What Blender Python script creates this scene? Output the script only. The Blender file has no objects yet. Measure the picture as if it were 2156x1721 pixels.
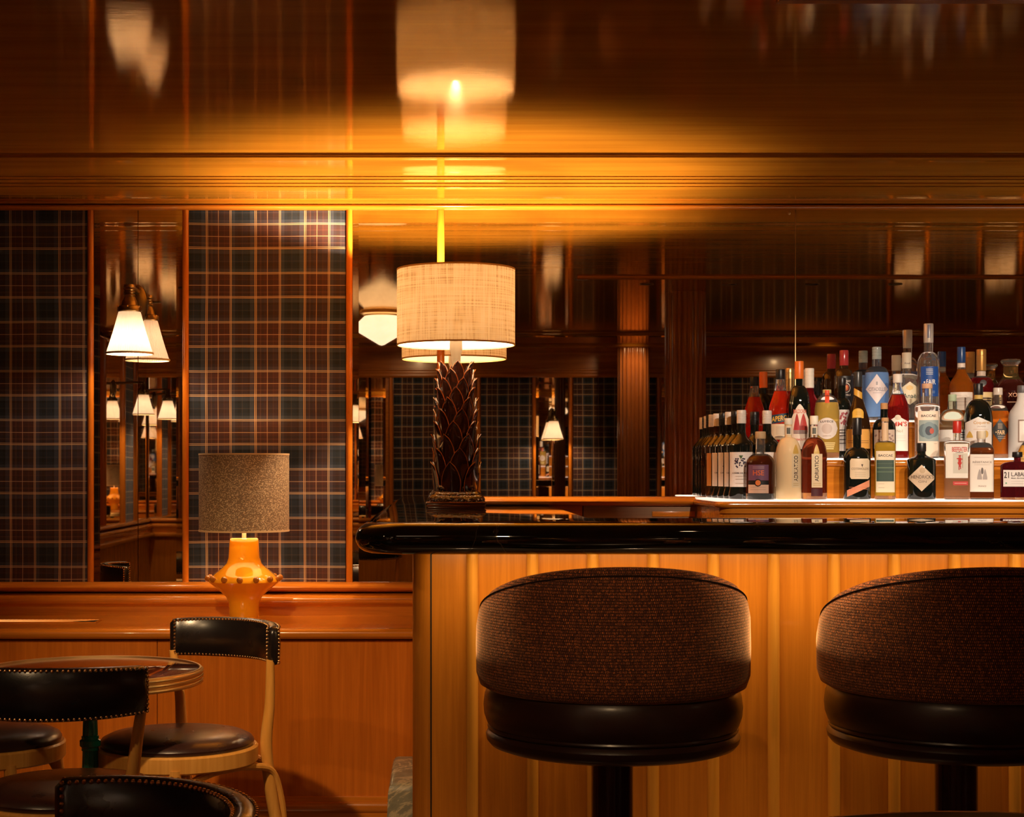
import bpy, bmesh, math, random
from math import pi, sin, cos, tan, atan2, sqrt, radians as R
from mathutils import Vector, Matrix

# ---------------------------------------------------------------- camera, world, exposure
S = bpy.context.scene
C = S.collection
F, VX, HY, ZE = 3400.0, 925.0, 988.0, 1.35      # focal length in pixels, vanishing point, eye height
def X(px, d): return (px - VX) * d / F
def Z(py, d): return ZE + (HY - py) * d / F
YW = 6.6                                         # the panelled wall
cam = bpy.data.objects.new('camera', bpy.data.cameras.new('camera'))
C.objects.link(cam)
cam.location = (0, 0, ZE); cam.rotation_euler = (pi/2, 0, 0)
cam.data.sensor_width = 36; cam.data.lens = F/2156*36
cam.data.shift_x = (1078-VX)/2156; cam.data.shift_y = (HY-860.5)/2156
cam.data.clip_start = .02
S.camera = cam
S.view_settings.view_transform = 'Standard'; S.view_settings.look = 'None'
S.view_settings.gamma = 1; S.view_settings.exposure = 0.0
S.cycles.max_bounces = 14; S.cycles.glossy_bounces = 8; S.cycles.transmission_bounces = 8
S.cycles.diffuse_bounces = 4; S.cycles.sample_clamp_indirect = 4; S.cycles.use_denoising = True
w = bpy.data.worlds.new('room_dark'); S.world = w; w.use_nodes = True
w.node_tree.nodes['Background'].inputs[0].default_value = (1, .6, .3, 1)
w.node_tree.nodes['Background'].inputs[1].default_value = .004
WARM = (1, .68, .38)

def lamp(name, kind, loc, power, color=WARM, size=.03, rot=(0,0,0), parent=None, sy=None, spread=None):
    l = bpy.data.lights.new(name, kind); l.energy = power; l.color = color
    if kind == 'POINT': l.shadow_soft_size = size
    elif kind == 'AREA':
        l.shape = 'RECTANGLE'; l.size = size; l.size_y = sy or size
        if spread: l.spread = spread
    o = bpy.data.objects.new(name, l); C.objects.link(o)
    o.location = loc; o.rotation_euler = rot
    if parent: o.parent = parent
    return o

# under-counter strip light of the bar and the lights over the room
lamp('bar_strip_light', 'AREA', (1.72, 4.53, 1.108), 9.5, (1, .64, .28), 3.5, (R(24), 0, 0), sy=.03)

# ---------------------------------------------------------------- helpers
rnd = random.Random(5)
def tag(o, label, cat=None, group=None, kind=None):
    if label: o['label'] = label
    if cat: o['category'] = cat
    if group: o['group'] = group
    if kind: o['kind'] = kind
    return o
def thing(name, label, cat, loc=(0,0,0), rotz=0, group=None):
    o = bpy.data.objects.new(name, None); C.objects.link(o); o.empty_display_size = .05
    o.location = loc; o.rotation_euler = (0, 0, rotz)
    return tag(o, label, cat, group)
def obj(name, bm, m, parent=None, smooth=True, sharp=35):
    me = bpy.data.meshes.new(name)
    bmesh.ops.recalc_face_normals(bm, faces=bm.faces[:])
    if smooth:
        for f in bm.faces: f.smooth = True
        for e in bm.edges:
            if len(e.link_faces) == 2 and e.calc_face_angle(0) > R(sharp): e.smooth = False
    bm.to_mesh(me); bm.free()
    for mm in (m if isinstance(m, (list, tuple)) else [m]): me.materials.append(mm)
    o = bpy.data.objects.new(name, me); C.objects.link(o)
    if parent: o.parent = parent
    return o
def struct(name, bm, m, **k):
    o = obj(name, bm, m, **k); o['kind'] = 'structure'; return o
_tn = [0]
def trim(bm, m, **k):
    _tn[0] += 1
    return struct('trim_%d' % _tn[0], bm, m, **k)
def BM(): return bmesh.new()
def box(bm, x0, x1, y0, y1, z0, z1, bev=0, seg=2, mi=0):
    r = bmesh.ops.create_cube(bm, size=1)
    vs = r['verts']
    for v in vs:
        v.co = Vector(((x0+x1)/2+v.co.x*(x1-x0), (y0+y1)/2+v.co.y*(y1-y0), (z0+z1)/2+v.co.z*(z1-z0)))
    if bev:
        es = list({e for v in vs for e in v.link_edges})
        bmesh.ops.bevel(bm, geom=es, offset=bev, segments=seg, profile=.5, affect='EDGES', clamp_overlap=True)
    return bm
def loft(bm, rings, seg=32, cap0=True, cap1=True, mi=0, uv=False):
    """rings: list of lists of points"""
    prev = None; first = None; faces = []
    for ring in rings:
        vs = [bm.verts.new(p) for p in ring]
        if prev:
            n = len(vs)
            for i in range(n):
                f = bm.faces.new((prev[i], prev[(i+1) % n], vs[(i+1) % n], vs[i])); f.material_index = mi
        else: first = vs
        prev = vs
    if cap0 and first: bm.faces.new(first[::-1]).material_index = mi
    if cap1: bm.faces.new(prev).material_index = mi
    return bm
def ring(cx, cy, z, rx, ry=None, n=2, seg=32):
    ry = rx if ry is None else ry; out = []
    for i in range(seg):
        a = 2*pi*i/seg; c, s = cos(a), sin(a)
        out.append((cx+rx*math.copysign(abs(c)**(2/n), c), cy+ry*math.copysign(abs(s)**(2/n), s), z))
    return out
def lathe(bm, prof, c=(0,0,0), seg=48, closed=False, mi=0):
    """prof: [(r, z)]; closed joins last to first"""
    rings = []
    for r, z in prof:
        rings.append([bm.verts.new((c[0]+r*cos(2*pi*i/seg), c[1]+r*sin(2*pi*i/seg), c[2]+z)) for i in range(seg)])
    n = len(rings)
    for j in range(n if closed else n-1):
        a, b = rings[j], rings[(j+1) % n]
        for i in range(seg):
            bm.faces.new((a[i], a[(i+1) % seg], b[(i+1) % seg], b[i])).material_index = mi
    if not closed:
        if prof[0][0] > 1e-5: bm.faces.new(rings[0][::-1]).material_index = mi
        if prof[-1][0] > 1e-5: bm.faces.new(rings[-1]).material_index = mi
        bmesh.ops.remove_doubles(bm, verts=rings[0]+rings[-1], dist=1e-6)
    return bm
def tube(bm, pts, rad, seg=10, caps=True, flat=1.0):
    pts = [Vector(p) for p in pts]; n = len(pts)
    rads = rad if isinstance(rad, (list, tuple)) else [rad]*n
    t0 = (pts[1]-pts[0]).normalized()
    up = Vector((0,0,1)) if abs(t0.z) < .9 else Vector((1,0,0))
    nrm = t0.cross(up).normalized(); rings = []
    for i, p in enumerate(pts):
        t = (pts[min(i+1, n-1)]-pts[max(i-1, 0)]).normalized()
        nrm = (nrm - t*nrm.dot(t)).normalized(); bi = t.cross(nrm)
        rings.append([tuple(p+nrm*cos(2*pi*k/seg)*rads[i]+bi*sin(2*pi*k/seg)*rads[i]*flat) for k in range(seg)])
    return loft(bm, rings, cap0=caps, cap1=caps)
def smooth_path(pts, k=8):
    pts = [Vector(p) for p in pts]; out = []
    for i in range(len(pts)-1):
        p0 = pts[max(i-1,0)]; p1 = pts[i]; p2 = pts[i+1]; p3 = pts[min(i+2,len(pts)-1)]
        for j in range(k):
            t = j/k
            out.append(.5*((2*p1)+(-p0+p2)*t+(2*p0-5*p1+4*p2-p3)*t*t+(-p0+3*p1-3*p2+p3)*t**3))
    return out+[pts[-1]]
def prism(bm, prof, a, b, axis='x'):
    """extrude a closed profile: axis x -> prof (y,z); axis y -> prof (x,z); axis z -> prof (x,y)"""
    def P(q, t):
        return {'x': (t, q[0], q[1]), 'y': (q[0], t, q[1]), 'z': (q[0], q[1], t)}[axis]
    A = [bm.verts.new(P(q, a)) for q in prof]; B = [bm.verts.new(P(q, b)) for q in prof]
    n = len(prof)
    for i in range(n): bm.faces.new((A[i], A[(i+1) % n], B[(i+1) % n], B[i]))
    bm.faces.new(A[::-1]); bm.faces.new(B)
    return bm
def arc(cx, cy, r, a0, a1, n=8, ry=None):
    ry = r if ry is None else ry
    return [(cx+r*cos(R(a0+(a1-a0)*i/n)), cy+ry*sin(R(a0+(a1-a0)*i/n))) for i in range(n+1)]
def sphere(bm, c, r, u=10, v=6):
    bmesh.ops.create_uvsphere(bm, u_segments=u, v_segments=v, radius=r, matrix=Matrix.Translation(c))

# ---------------------------------------------------------------- materials
class NT:
    def __init__(s, name):
        s.m = bpy.data.materials.new(name); s.m.use_nodes = True; s.t = s.m.node_tree; s.t.nodes.clear()
        s.out = s.n('ShaderNodeOutputMaterial')
    def n(s, typ, **k):
        o = s.t.nodes.new(typ)
        for a, b in k.items(): setattr(o, a, b)
        return o
    def l(s, a, b): s.t.links.new(a, b)
    def put(s, sock, v):
        if isinstance(v, bpy.types.NodeSocket): s.l(v, sock)
        elif isinstance(v, (tuple, list)) and len(v) == 3 and sock.type == 'RGBA': sock.default_value = (*v, 1)
        else: sock.default_value = v
    def bsdf(s, **k):
        b = s.n('ShaderNodeBsdfPrincipled')
        for a, v in k.items(): s.put(b.inputs[a.replace('_', ' ')], v)
        s.l(b.outputs[0], s.out.inputs[0]); return b
    def coord(s, kind='Object', scale=(1,1,1), rot=(0,0,0)):
        c = s.n('ShaderNodeTexCoord'); m = s.n('ShaderNodeMapping')
        m.inputs['Scale'].default_value = scale; m.inputs['Rotation'].default_value = rot
        s.l(c.outputs[kind], m.inputs[0]); return m.outputs[0]
    def noise(s, vec, scale, detail=4, rough=.55, dist=0):
        o = s.n('ShaderNodeTexNoise'); s.l(vec, o.inputs['Vector'])
        o.inputs['Scale'].default_value = scale; o.inputs['Detail'].default_value = detail
        o.inputs['Roughness'].default_value = rough; o.inputs['Distortion'].default_value = dist
        return o.outputs['Fac']
    def ramp(s, fac, stops, interp='LINEAR'):
        o = s.n('ShaderNodeValToRGB'); e = o.color_ramp.elements; o.color_ramp.interpolation = interp
        while len(e) > len(stops): e.remove(e[-1])
        while len(e) < len(stops): e.new(.5)
        for q, (p, c) in zip(e, sorted(stops, key=lambda t: t[0])):
            q.position = p; q.color = (*c, 1) if len(c) == 3 else c
        s.put(o.inputs[0], fac); return o.outputs[0]
    def math(s, op, a, b=0.0, c=None):
        o = s.n('ShaderNodeMath', operation=op); s.put(o.inputs[0], a); s.put(o.inputs[1], b)
        if c is not None: s.put(o.inputs[2], c)
        return o.outputs[0]
    def mix(s, fac, a, b, mode='MIX'):
        o = s.n('ShaderNodeMix', data_type='RGBA', blend_type=mode)
        s.put(o.inputs[0], fac); s.put(o.inputs[6], a); s.put(o.inputs[7], b); return o.outputs[2]
    def bump(s, h, strength=.2, dist=.01):
        o = s.n('ShaderNodeBump'); o.inputs['Strength'].default_value = strength; o.inputs['Distance'].default_value = dist
        s.l(h, o.inputs['Height']); return o.outputs[0]

def wood(name, dark, light, axis='z', rough=.22, coat=.5, scale=1, bump=.03, coatr=.06):
    t = NT(name); k = {'x': (.6, 14, 14), 'y': (14, .6, 14), 'z': (14, 14, .6)}[axis]
    v = t.coord(scale=tuple(q*scale for q in k))
    g = t.noise(v, 3, 6, .6, .6)
    k2 = {'x': (1, 60, 60), 'y': (60, 1, 60), 'z': (60, 60, 1)}[axis]
    v2 = t.coord(scale=k2); f = t.noise(v2, 3, 3)
    col = t.ramp(g, [(.3, dark), (.7, light)])
    col = t.mix(t.ramp(f, [(.4, (0,0,0)), (.62, (.35,.35,.35))]), col, dark)
    t.bsdf(Base_Color=col, Roughness=rough, Specular_IOR_Level=.3, Coat_Weight=coat, Coat_Roughness=coatr, Normal=t.bump(f, bump, .002))
    return t.m
def plain(name, col, rough=.4, metal=0, coat=0, spec=.5, trans=0, ior=1.45, sheen=0):
    t = NT(name)
    b = t.bsdf(Base_Color=col, Roughness=rough, Metallic=metal, Coat_Weight=coat, IOR=ior, Transmission_Weight=trans)
    b.inputs['Specular IOR Level'].default_value = spec
    return t.m
def emit(name, col, strength, base=(.8,.8,.8)):
    t = NT(name); t.bsdf(Base_Color=base, Emission_Color=col, Emission_Strength=strength, Roughness=.3); return t.m

WD, WL = (.42, .125, .008), (.66, .225, .020)
M = {}
M['wood_z'] = wood('honey_wood_upright', WD, WL, 'z')
M['wood_x'] = wood('honey_wood_level', WD, WL, 'x')
M['wood_y'] = wood('honey_wood_deep', WD, WL, 'y')
M['post'] = wood('turned_post_wood', (.50, .135, .007), (.68, .20, .014), 'z', .25)
M['bar_wood'] = wood('bar_front_wood', (.50, .165, .014), (.70, .255, .026), 'z', .3, .3)
M['rib_wood'] = wood('bar_rib_wood', (.62, .26, .03), (.76, .35, .055), 'z', .22, .6)
M['beech'] = wood('beech_wood', (.64, .29, .05), (.82, .42, .10), 'z', .35, .3)
M['dark_wood'] = wood('dark_floor_wood', (.05, .02, .008), (.12, .05, .02), 'x', .3)
M['column'] = wood('column_wood', (.26, .075, .016), (.40, .13, .03), 'z', .12, 1)

def lacquer():
    t = NT('ceiling_lacquer')
    v = t.coord(scale=(.5, 7, 7)); g = t.noise(v, 2.2, 4, .6, .3)
    v2 = t.coord(scale=(2.2, 60, 60)); f = t.noise(v2, 3, 2)
    v3 = t.coord(scale=(1, 1, 1)); h = t.noise(v3, 260, 1)
    col = t.ramp(g, [(.3, (.40, .155, .012)), (.7, (.54, .225, .020))])
    b1 = t.bump(f, .05, .002)
    bb = t.n('ShaderNodeBump'); bb.inputs['Strength'].default_value = .03; bb.inputs['Distance'].default_value = .001
    t.l(h, bb.inputs['Height']); t.l(b1, bb.inputs['Normal'])
    df = t.n('ShaderNodeBsdfDiffuse'); t.l(col, df.inputs[0]); gl = t.n('ShaderNodeBsdfGlossy'); gl.inputs['Roughness'].default_value = .06
    t.put(gl.inputs[0], (1, .76, .45)); t.l(bb.outputs[0], gl.inputs['Normal']); t.l(bb.outputs[0], df.inputs['Normal'])
    fr = t.n('ShaderNodeFresnel'); fr.inputs[0].default_value = 1.52; t.l(bb.outputs[0], fr.inputs['Normal'])
    mx = t.n('ShaderNodeMixShader'); t.l(fr.outputs[0], mx.inputs[0]); t.l(df.outputs[0], mx.inputs[1]); t.l(gl.outputs[0], mx.inputs[2]); t.l(mx.outputs[0], t.out.inputs[0])
    return t.m
M['lacquer'] = lacquer()
def mirror():
    t = NT('antique_mirror')
    v = t.coord(); s = t.noise(v, 9, 5, .7)
    col = t.ramp(s, [(.3, (.78, .71, .63)), (.62, (.87, .82, .75))])
    t.bsdf(Base_Color=col, Metallic=1, Roughness=.012)
    return t.m
M['mirror'] = mirror()

def tartan(axis, off=0.0):
    t = NT('tartan_cloth_'+axis)
    c = t.n('ShaderNodeTexCoord'); sp = t.n('ShaderNodeSeparateXYZ'); t.l(c.outputs['Object'], sp.inputs[0])
    P = .2
    def band(sock, shift):
        wob = t.noise(t.coord(scale=(1,1,1)), 2.2, 1)
        q = t.math('ADD', sock, t.math('MULTIPLY', t.math('SUBTRACT', wob, .5), .012))
        fr = t.math('FRACT', t.math('DIVIDE', t.math('SUBTRACT', q, shift), P))
        red, navy, grey, blk = (.045, .009, .005), (.003, .008, .015), (.028, .038, .058), (.0015, .002, .0025)
        st = [(0, red), (.03, (.03,.008,.005)), (.09, red), (.14, (.025, .007, .006)), (.19, red), (.29, (.028,.008,.006)), (.36, red), (.42, (.04,.012,.008)), (.5, grey),
              (.60, navy), (.66, blk), (.72, navy), (.86, blk), (.905, grey), (.985, red)]
        return fr, t.ramp(fr, st, 'CONSTANT')
    fu, cu = band(sp.outputs[0 if axis == 'x' else 1], off)
    fv, cv = band(sp.outputs[2], .048)
    base = t.mix(.5, cu, cv)
    base = t.mix(1, base, (1.5,1.5,1.5), 'MULTIPLY')
    def lines(fr):
        gold, z = (1,1,1), (0,0,0)
        st = [(0, gold), (.012, z), (.028, gold), (.042, z), (.252, (.75,.75,.75)), (.263, z), (.49, gold), (.503, z), (.518, gold), (.53, z), (.12, (.12,.12,.12)), (.126, z), (.38, (.12,.12,.12)), (.386, z), (.75, (.08,.08,.08)), (.757, z)]
        return t.ramp(fr, st, 'CONSTANT')
    lu, lv = lines(fu), lines(fv)
    v = t.coord(scale=(1,1,1)); tw = t.n('ShaderNodeTexWave'); tw.wave_type = 'BANDS'; tw.bands_direction = 'DIAGONAL'
    t.l(v, tw.inputs[0]); tw.inputs['Scale'].default_value = 120; tw.inputs['Distortion'].default_value = 0
    twk = t.math('ADD', t.math('MULTIPLY', tw.outputs['Fac'], .5), .4)
    base = t.mix(t.math('MULTIPLY', lu, .78), base, (.66, .44, .22))
    base = t.mix(t.math('MULTIPLY', lv, .80), base, (.68, .48, .26))
    t.bsdf(Base_Color=base, Roughness=.85, Sheen_Weight=.1, Normal=t.bump(tw.outputs['Fac'], .15, .0006))
    return t.m
M['tartan_x'] = tartan('x', X(435, YW)-.003)
M['tartan_y'] = tartan('y')

def marble():
    t = NT('black_marble'); v = t.coord(scale=(1,1,1))
    n1 = t.noise(v, 3.2, 6, .6, 1.2)
    vein = t.ramp(t.math('ABSOLUTE', t.math('SUBTRACT', n1, .5)), [(0, (.22,.16,.10)), (.006, (.02,.02,.016)), (.02, (.004,.006,.005))])
    msk = t.ramp(t.noise(v, 5, 2), [(.56, (0,0,0)), (.7, (1,1,1))])
    col = t.mix(msk, (.004,.006,.005), vein)
    t.bsdf(Base_Color=col, Roughness=.03, Coat_Weight=.3, Coat_Roughness=.02)
    return t.m
M['marble'] = marble()
def gmarble():
    t = NT('grey_marble'); v = t.coord(scale=(1,1,1))
    n1 = t.noise(v, 6, 6, .6, 1.5)
    col = t.ramp(n1, [(.3, (.12,.115,.08)), (.5, (.22,.21,.15)), (.53, (.45,.38,.24)), (.57, (.2,.19,.14)), (.8, (.15,.145,.1))])
    t.bsdf(Base_Color=col, Roughness=.25); return t.m
M['gmarble'] = gmarble()
def leather(name, col, rough=.28):
    t = NT(name); v = t.coord(); n = t.noise(v, 14, 4, .6); vo = t.n('ShaderNodeTexVoronoi'); t.l(v, vo.inputs[0]); vo.inputs['Scale'].default_value = 380
    bb = t.n('ShaderNodeBump'); bb.inputs['Strength'].default_value = .08; bb.inputs['Distance'].default_value = .001
    t.l(vo.outputs['Distance'], bb.inputs['Height']); t.l(t.bump(n, .05, .006), bb.inputs['Normal'])
    t.bsdf(Base_Color=col, Roughness=t.math('ADD', t.math('MULTIPLY', n, .14), rough-.06), Normal=bb.outputs[0], Coat_Weight=.25, Coat_Roughness=.2)
    return t.m
M['blk_leather'] = leather('black_leather', (.010, .007, .007))
M['stool_leather'] = leather('stool_leather', (.030, .011, .008), .34)
M['brn_leather'] = leather('brown_leather', (.035, .014, .012))
def tweed():
    t = NT('brown_tweed'); c = t.n('ShaderNodeTexCoord')
    b = t.n('ShaderNodeTexBrick'); b.offset = .5; b.squash = 1
    nz = t.n('ShaderNodeTexNoise'); t.l(c.outputs['UV'], nz.inputs['Vector']); nz.inputs['Scale'].default_value = 220; nz.inputs['Detail'].default_value = 2
    va = t.n('ShaderNodeVectorMath', operation='MULTIPLY_ADD'); t.l(nz.outputs['Color'], va.inputs[0]); va.inputs[1].default_value = (.0042, .0042, 0); t.l(c.outputs['UV'], va.inputs[2])
    t.l(va.outputs[0], b.inputs['Vector'])
    b.inputs['Color1'].default_value = (.50, .15, .035, 1); b.inputs['Color2'].default_value = (.13, .035, .016, 1)
    b.inputs['Mortar'].default_value = (.020, .009, .007, 1)
    b.inputs['Scale'].default_value = 1; b.inputs['Mortar Size'].default_value = .0013; b.inputs['Mortar Smooth'].default_value = .5
    b.inputs['Brick Width'].default_value = .0044; b.inputs['Row Height'].default_value = .0066
    n = t.noise(c.outputs['UV'], 130, 2)
    col = t.mix(t.ramp(n, [(.4, (0,0,0)), (.65, (1,1,1))]), b.outputs['Color'], (.05,.018,.012), 'MIX')
    col = t.mix(.45, b.outputs['Color'], col); col = t.mix(1, col, (2.0, 2.0, 2.0), 'MULTIPLY')
    t.bsdf(Base_Color=col, Roughness=.9, Sheen_Weight=1.0, Sheen_Roughness=.28, Sheen_Tint=(1,.62,.36),
           Normal=t.bump(t.math('SUBTRACT', 1.0, b.outputs['Fac']), .5, .002))
    return t.m
M['tweed'] = tweed()
def raffia():
    t = NT('raffia_shade')
    v1 = t.coord('UV', (130, 5, 1)); v2 = t.coord('UV', (4, 170, 1))
    a = t.noise(v1, 1, 2); b = t.noise(v2, 1, 3); v3 = t.coord('UV', (420, 420, 1)); wv = t.n('ShaderNodeTexChecker')
    k = t.math('ADD', t.math('MULTIPLY', a, .5), t.math('MULTIPLY', b, .5))
    col = t.ramp(k, [(.36, (.42, .27, .11)), (.46, (.82, .66, .40)), (.58, (1, .88, .64))])
    tr = t.n('ShaderNodeBsdfTranslucent'); t.put(tr.inputs[0], t.mix(1, col, (.20,.205,.22), 'MULTIPLY'))
    df = t.n('ShaderNodeBsdfDiffuse'); t.put(df.inputs[0], t.mix(1, col, (.6,.6,.6), 'MULTIPLY'))
    ad = t.n('ShaderNodeAddShader'); t.l(tr.outputs[0], ad.inputs[0]); t.l(df.outputs[0], ad.inputs[1]); t.l(ad.outputs[0], t.out.inputs[0])
    return t.m
M['raffia'] = raffia()
def translucent(name, col, tr=.4, df=.5):
    t = NT(name)
    a = t.n('ShaderNodeBsdfTranslucent'); t.put(a.inputs[0], tuple(q*tr for q in col))
    b = t.n('ShaderNodeBsdfDiffuse'); t.put(b.inputs[0], tuple(q*df for q in col))
    ad = t.n('ShaderNodeAddShader'); t.l(a.outputs[0], ad.inputs[0]); t.l(b.outputs[0], ad.inputs[1]); t.l(ad.outputs[0], t.out.inputs[0])
    return t.m
M['liner'] = translucent('shade_liner', (1, .93, .8), .5, .45)
M['pleat'] = translucent('pleated_silk', (1, .86, .74), .16, .6)
M['shade_in'] = plain('shade_lining', (.9, .72, .45), .8)
def shagreen():
    t = NT('shagreen_shade'); v = t.coord('UV', (1,1,1)); vo = t.n('ShaderNodeTexVoronoi'); t.l(t.coord('UV', (300, 520, 1)), vo.inputs[0]); vo.inputs['Scale'].default_value = .55
    col = t.ramp(vo.outputs['Distance'], [(.2, (.80, .60, .36)), (.5, (.24, .15, .08))])
    t.bsdf(Base_Color=col, Roughness=.55, Normal=t.bump(vo.outputs['Distance'], .3, .002)); return t.m
M['shagreen'] = shagreen()
M['shade_trim'] = plain('shade_trim', (.66, .46, .24), .7)
M['brass'] = plain('brass', (.88, .60, .26), .4, 1)
M['old_brass'] = plain('old_brass', (.27, .19, .09), .32, 1)
M['brass_nail'] = plain('nail_brass', (.75, .45, .2), .25, 1)
M['amber_glaze'] = plain('amber_glaze', (.86, .36, .012), .06, 0, 1)
M['bead_glaze'] = plain('bead_glaze', (.36, .12, .012), .08, 0, 1)
M['leaf_glaze'] = plain('leaf_glaze', (.028, .008, .005), .12, 0, 1)
M['leaf_edge'] = plain('leaf_edge_lit_glaze', (.36, .095, .02), .2, 0, 1)  # amber edge glaze, with the orange light on the rims put in
M['white'] = plain('white_plastic', (.7, .66, .6), .4)
M['green_iron'] = plain('green_enamel', (.006, .15, .10), .12, 0, .6)
M['black_metal'] = plain('black_metal', (.012, .008, .007), .15, 0, .6)
M['post_metal'] = plain('dark_bronze', (.05, .022, .016), .18, .7, .5)
M['table_red'] = plain('red_stone_top', (.10, .020, .010), .05, 0, .8)
M['opal'] = emit('opal_globe', (1, .70, .45), 1.75)
M['lit_shelf'] = emit('lit_shelf_plate', (1, .80, .66), 1.15)
M['dark_felt'] = plain('dark_recess', (.01, .006, .004), .6)

# ================================================================ THE ROOM
CZ = 2.466                       # ceiling
XL, XR, YB = -2.75, 6.4, -2.0    # side and back walls
PT, PB = Z(443, YW), Z(1226, YW) # top and bottom of the wall panels

struct('floor', box(BM(), XL-.1, XR+.1, YB-.1, YW+.1, -.1, 0), M['dark_wood'])
struct('ceiling', box(BM(), XL-.1, XR+.1, YB-.1, YW+.1, CZ, CZ+.1), M['lacquer'])
struct('wall_front', box(BM(), XL-.1, XR+.1, YW+.03, YW+.13, 0, CZ+.05), M['wood_x'])
struct('wall_back', box(BM(), XL-.1, XR+.1, YB-.13, YB-.03, 0, CZ+.05), M['wood_x'])
struct('wall_left', box(BM(), XL-.13, XL-.03, YB-.1, YW+.1, 0, CZ+.05), M['wood_y'])
struct('wall_right', box(BM(), XR+.03, XR+.13, YB-.1, YW+.1, 0, CZ+.05), M['wood_y'])

# ceiling border mouldings along the front wall (profile y, z)
def zc(py, d): return Z(py, d)
prof = [(5.70, CZ+.02), (5.70, zc(324,5.70)), (5.704, zc(326,5.70)), (5.704, zc(328,5.70)), (5.712, zc(329,5.712)), (5.712, zc(332,5.712)), (5.72, zc(333,5.72))]
for i in range(9):                                   # shallow cove
    t = i/8; y = 5.735+t*.27
    prof.append((y, zc(336, 5.735)+(zc(370, 6.01)-zc(336, 5.735))*t + .006*sin(pi*t)))
prof += [(6.02, zc(371,6.02)), (6.02, zc(373,6.02)), (6.04, zc(375,6.04)), (6.05, zc(377,6.05)), (6.05, zc(379,6.05)),
         (6.09, zc(385,6.09)), (6.09, zc(387,6.09)), (6.115, zc(389,6.115)), (6.13, zc(392,6.13)), (6.13, zc(394,6.13))]
for i in range(7):
    t = i/6; y = 6.14+t*.41
    prof.append((y, zc(396, 6.14)+(zc(427, 6.55)-zc(396, 6.14))*t - .004*sin(pi*t)))
prof += [(6.56, zc(429,6.56)), (6.60, zc(430,6.6)), (YW+.03, zc(430,6.6)), (YW+.03, CZ+.02)]
trim(prism(BM(), prof, XL, XR), M['lacquer'], sharp=20)
for (y0, y1) in ((3.84, 3.80),):                     # joint moulding further out on the ceiling, right half
    trim(prism(BM(), [(y0, CZ+.01), (y0, CZ-.006), (y0-.01, CZ-.012), (y1-.02, CZ-.012), (y1-.03, CZ+.01)], .8, XR), M['wood_x'])
# ceiling border mouldings along the far wall (seen in the mirrors)
bp_ = [(YB-.03, CZ+.01), (0.02, CZ+.01), (0.02, CZ-.008), (0, CZ-.014), (-.03, CZ-.014), (-.04, CZ-.024), (-.13, CZ-.028), (-.14, CZ-.016), (-1.05, CZ-.016), (-1.06, CZ-.03), (-1.14, CZ-.036), (-1.16, CZ-.024), (YB-.03, CZ-.02)]
trim(prism(BM(), bp_, XL, XR), M['lacquer'], sharp=20)

# ---- wall panelling -------------------------------------------------
class Wall:
    """u runs along the wall, t stands out of it into the room"""
    def __init__(s, kind): s.k = kind
    def b(s, bm, u0, u1, t0, t1, z0, z1, **k):
        if s.k == 'front': return box(bm, u0, u1, YW-t1, YW-t0, z0, z1, **k)
        if s.k == 'back': return box(bm, u0, u1, YB+t0, YB+t1, z0, z1, **k)
        if s.k == 'left': return box(bm, XL+t0, XL+t1, u0, u1, z0, z1, **k)
        return box(bm, XR-t1, XR-t0, u0, u1, z0, z1, **k)
    def prof(s, bm, pts, u0, u1):
        if s.k == 'front': return prism(bm, [(YW-t, z) for t, z in pts], u0, u1)
        if s.k == 'back': return prism(bm, [(YB+t, z) for t, z in pts], u0, u1)
        if s.k == 'left': return prism(bm, [(XL+t, z) for t, z in pts], u0, u1, 'y')
        return prism(bm, [(XR-t, z) for t, z in pts], u0, u1, 'y')
    def post(s, bm, u, r, z0, z1, t=0.0):
        out = []
        for i in range(13):
            a = pi*i/12; out.append((u+r*cos(a), t+r*1.15*sin(a)))
        out += [(u-r, -.02), (u+r, -.02)]
        if s.k == 'front': pr = [(a, YW-b) for a, b in out]
        elif s.k == 'back': pr = [(a, YB+b) for a, b in out]
        elif s.k == 'left': pr = [(XL+b, a) for a, b in out]
        else: pr = [(XR-b, a) for a, b in out]
        return prism(bm, pr, z0, z1, 'z')
    @property
    def lv(s): return M['wood_x'] if s.k in ('front', 'back') else M['wood_y']

def halfround(zlo, zhi, t):
    zc_, r = (zlo+zhi)/2, (zhi-zlo)/2
    return [(-.03, zlo), (0, zlo)] + [(t*cos(R(a)), zc_+r*sin(R(a))) for a in range(-80, 81, 16)] + [(0, zhi), (-.03, zhi)]

FW, BW, LW = Wall('front'), Wall('back'), Wall('left')
def cloth(wall, u0, u1, label, z0=PB, z1=PT):
    o = obj('fabric_panel', wall.b(BM(), u0, u1, -.006, .004, z0, z1, bev=.002, seg=1), M['tartan_x' if wall.k in ('front','back') else 'tartan_y'])
    return tag(o, label, 'wall panel', 'tartan wall panels')
def glass(wall, u0, u1, label, z0=PB, z1=PT, bev=(1, 1)):
    """a mirror pane with ground bevels at its sides"""
    bw = .024; th = .006; hb = .0022
    a = u0+(bw if bev[0] else 0); b = u1-(bw if bev[1] else 0)
    pts = [(u0, -.004), (u0, th-(hb if bev[0] else 0)), (a, th), (b, th), (u1, th-(hb if bev[1] else 0)), (u1, -.004)]
    if wall.k == 'front': pr = [(p, YW-q) for p, q in pts]
    elif wall.k == 'back': pr = [(p, YB+q) for p, q in pts]
    elif wall.k == 'left': pr = [(XL+q, p) for p, q in pts]
    o = obj('wall_mirror', prism(BM(), pr, z0, z1, 'z'), M['mirror'], smooth=False)
    return tag(o, label, 'mirror')

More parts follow.
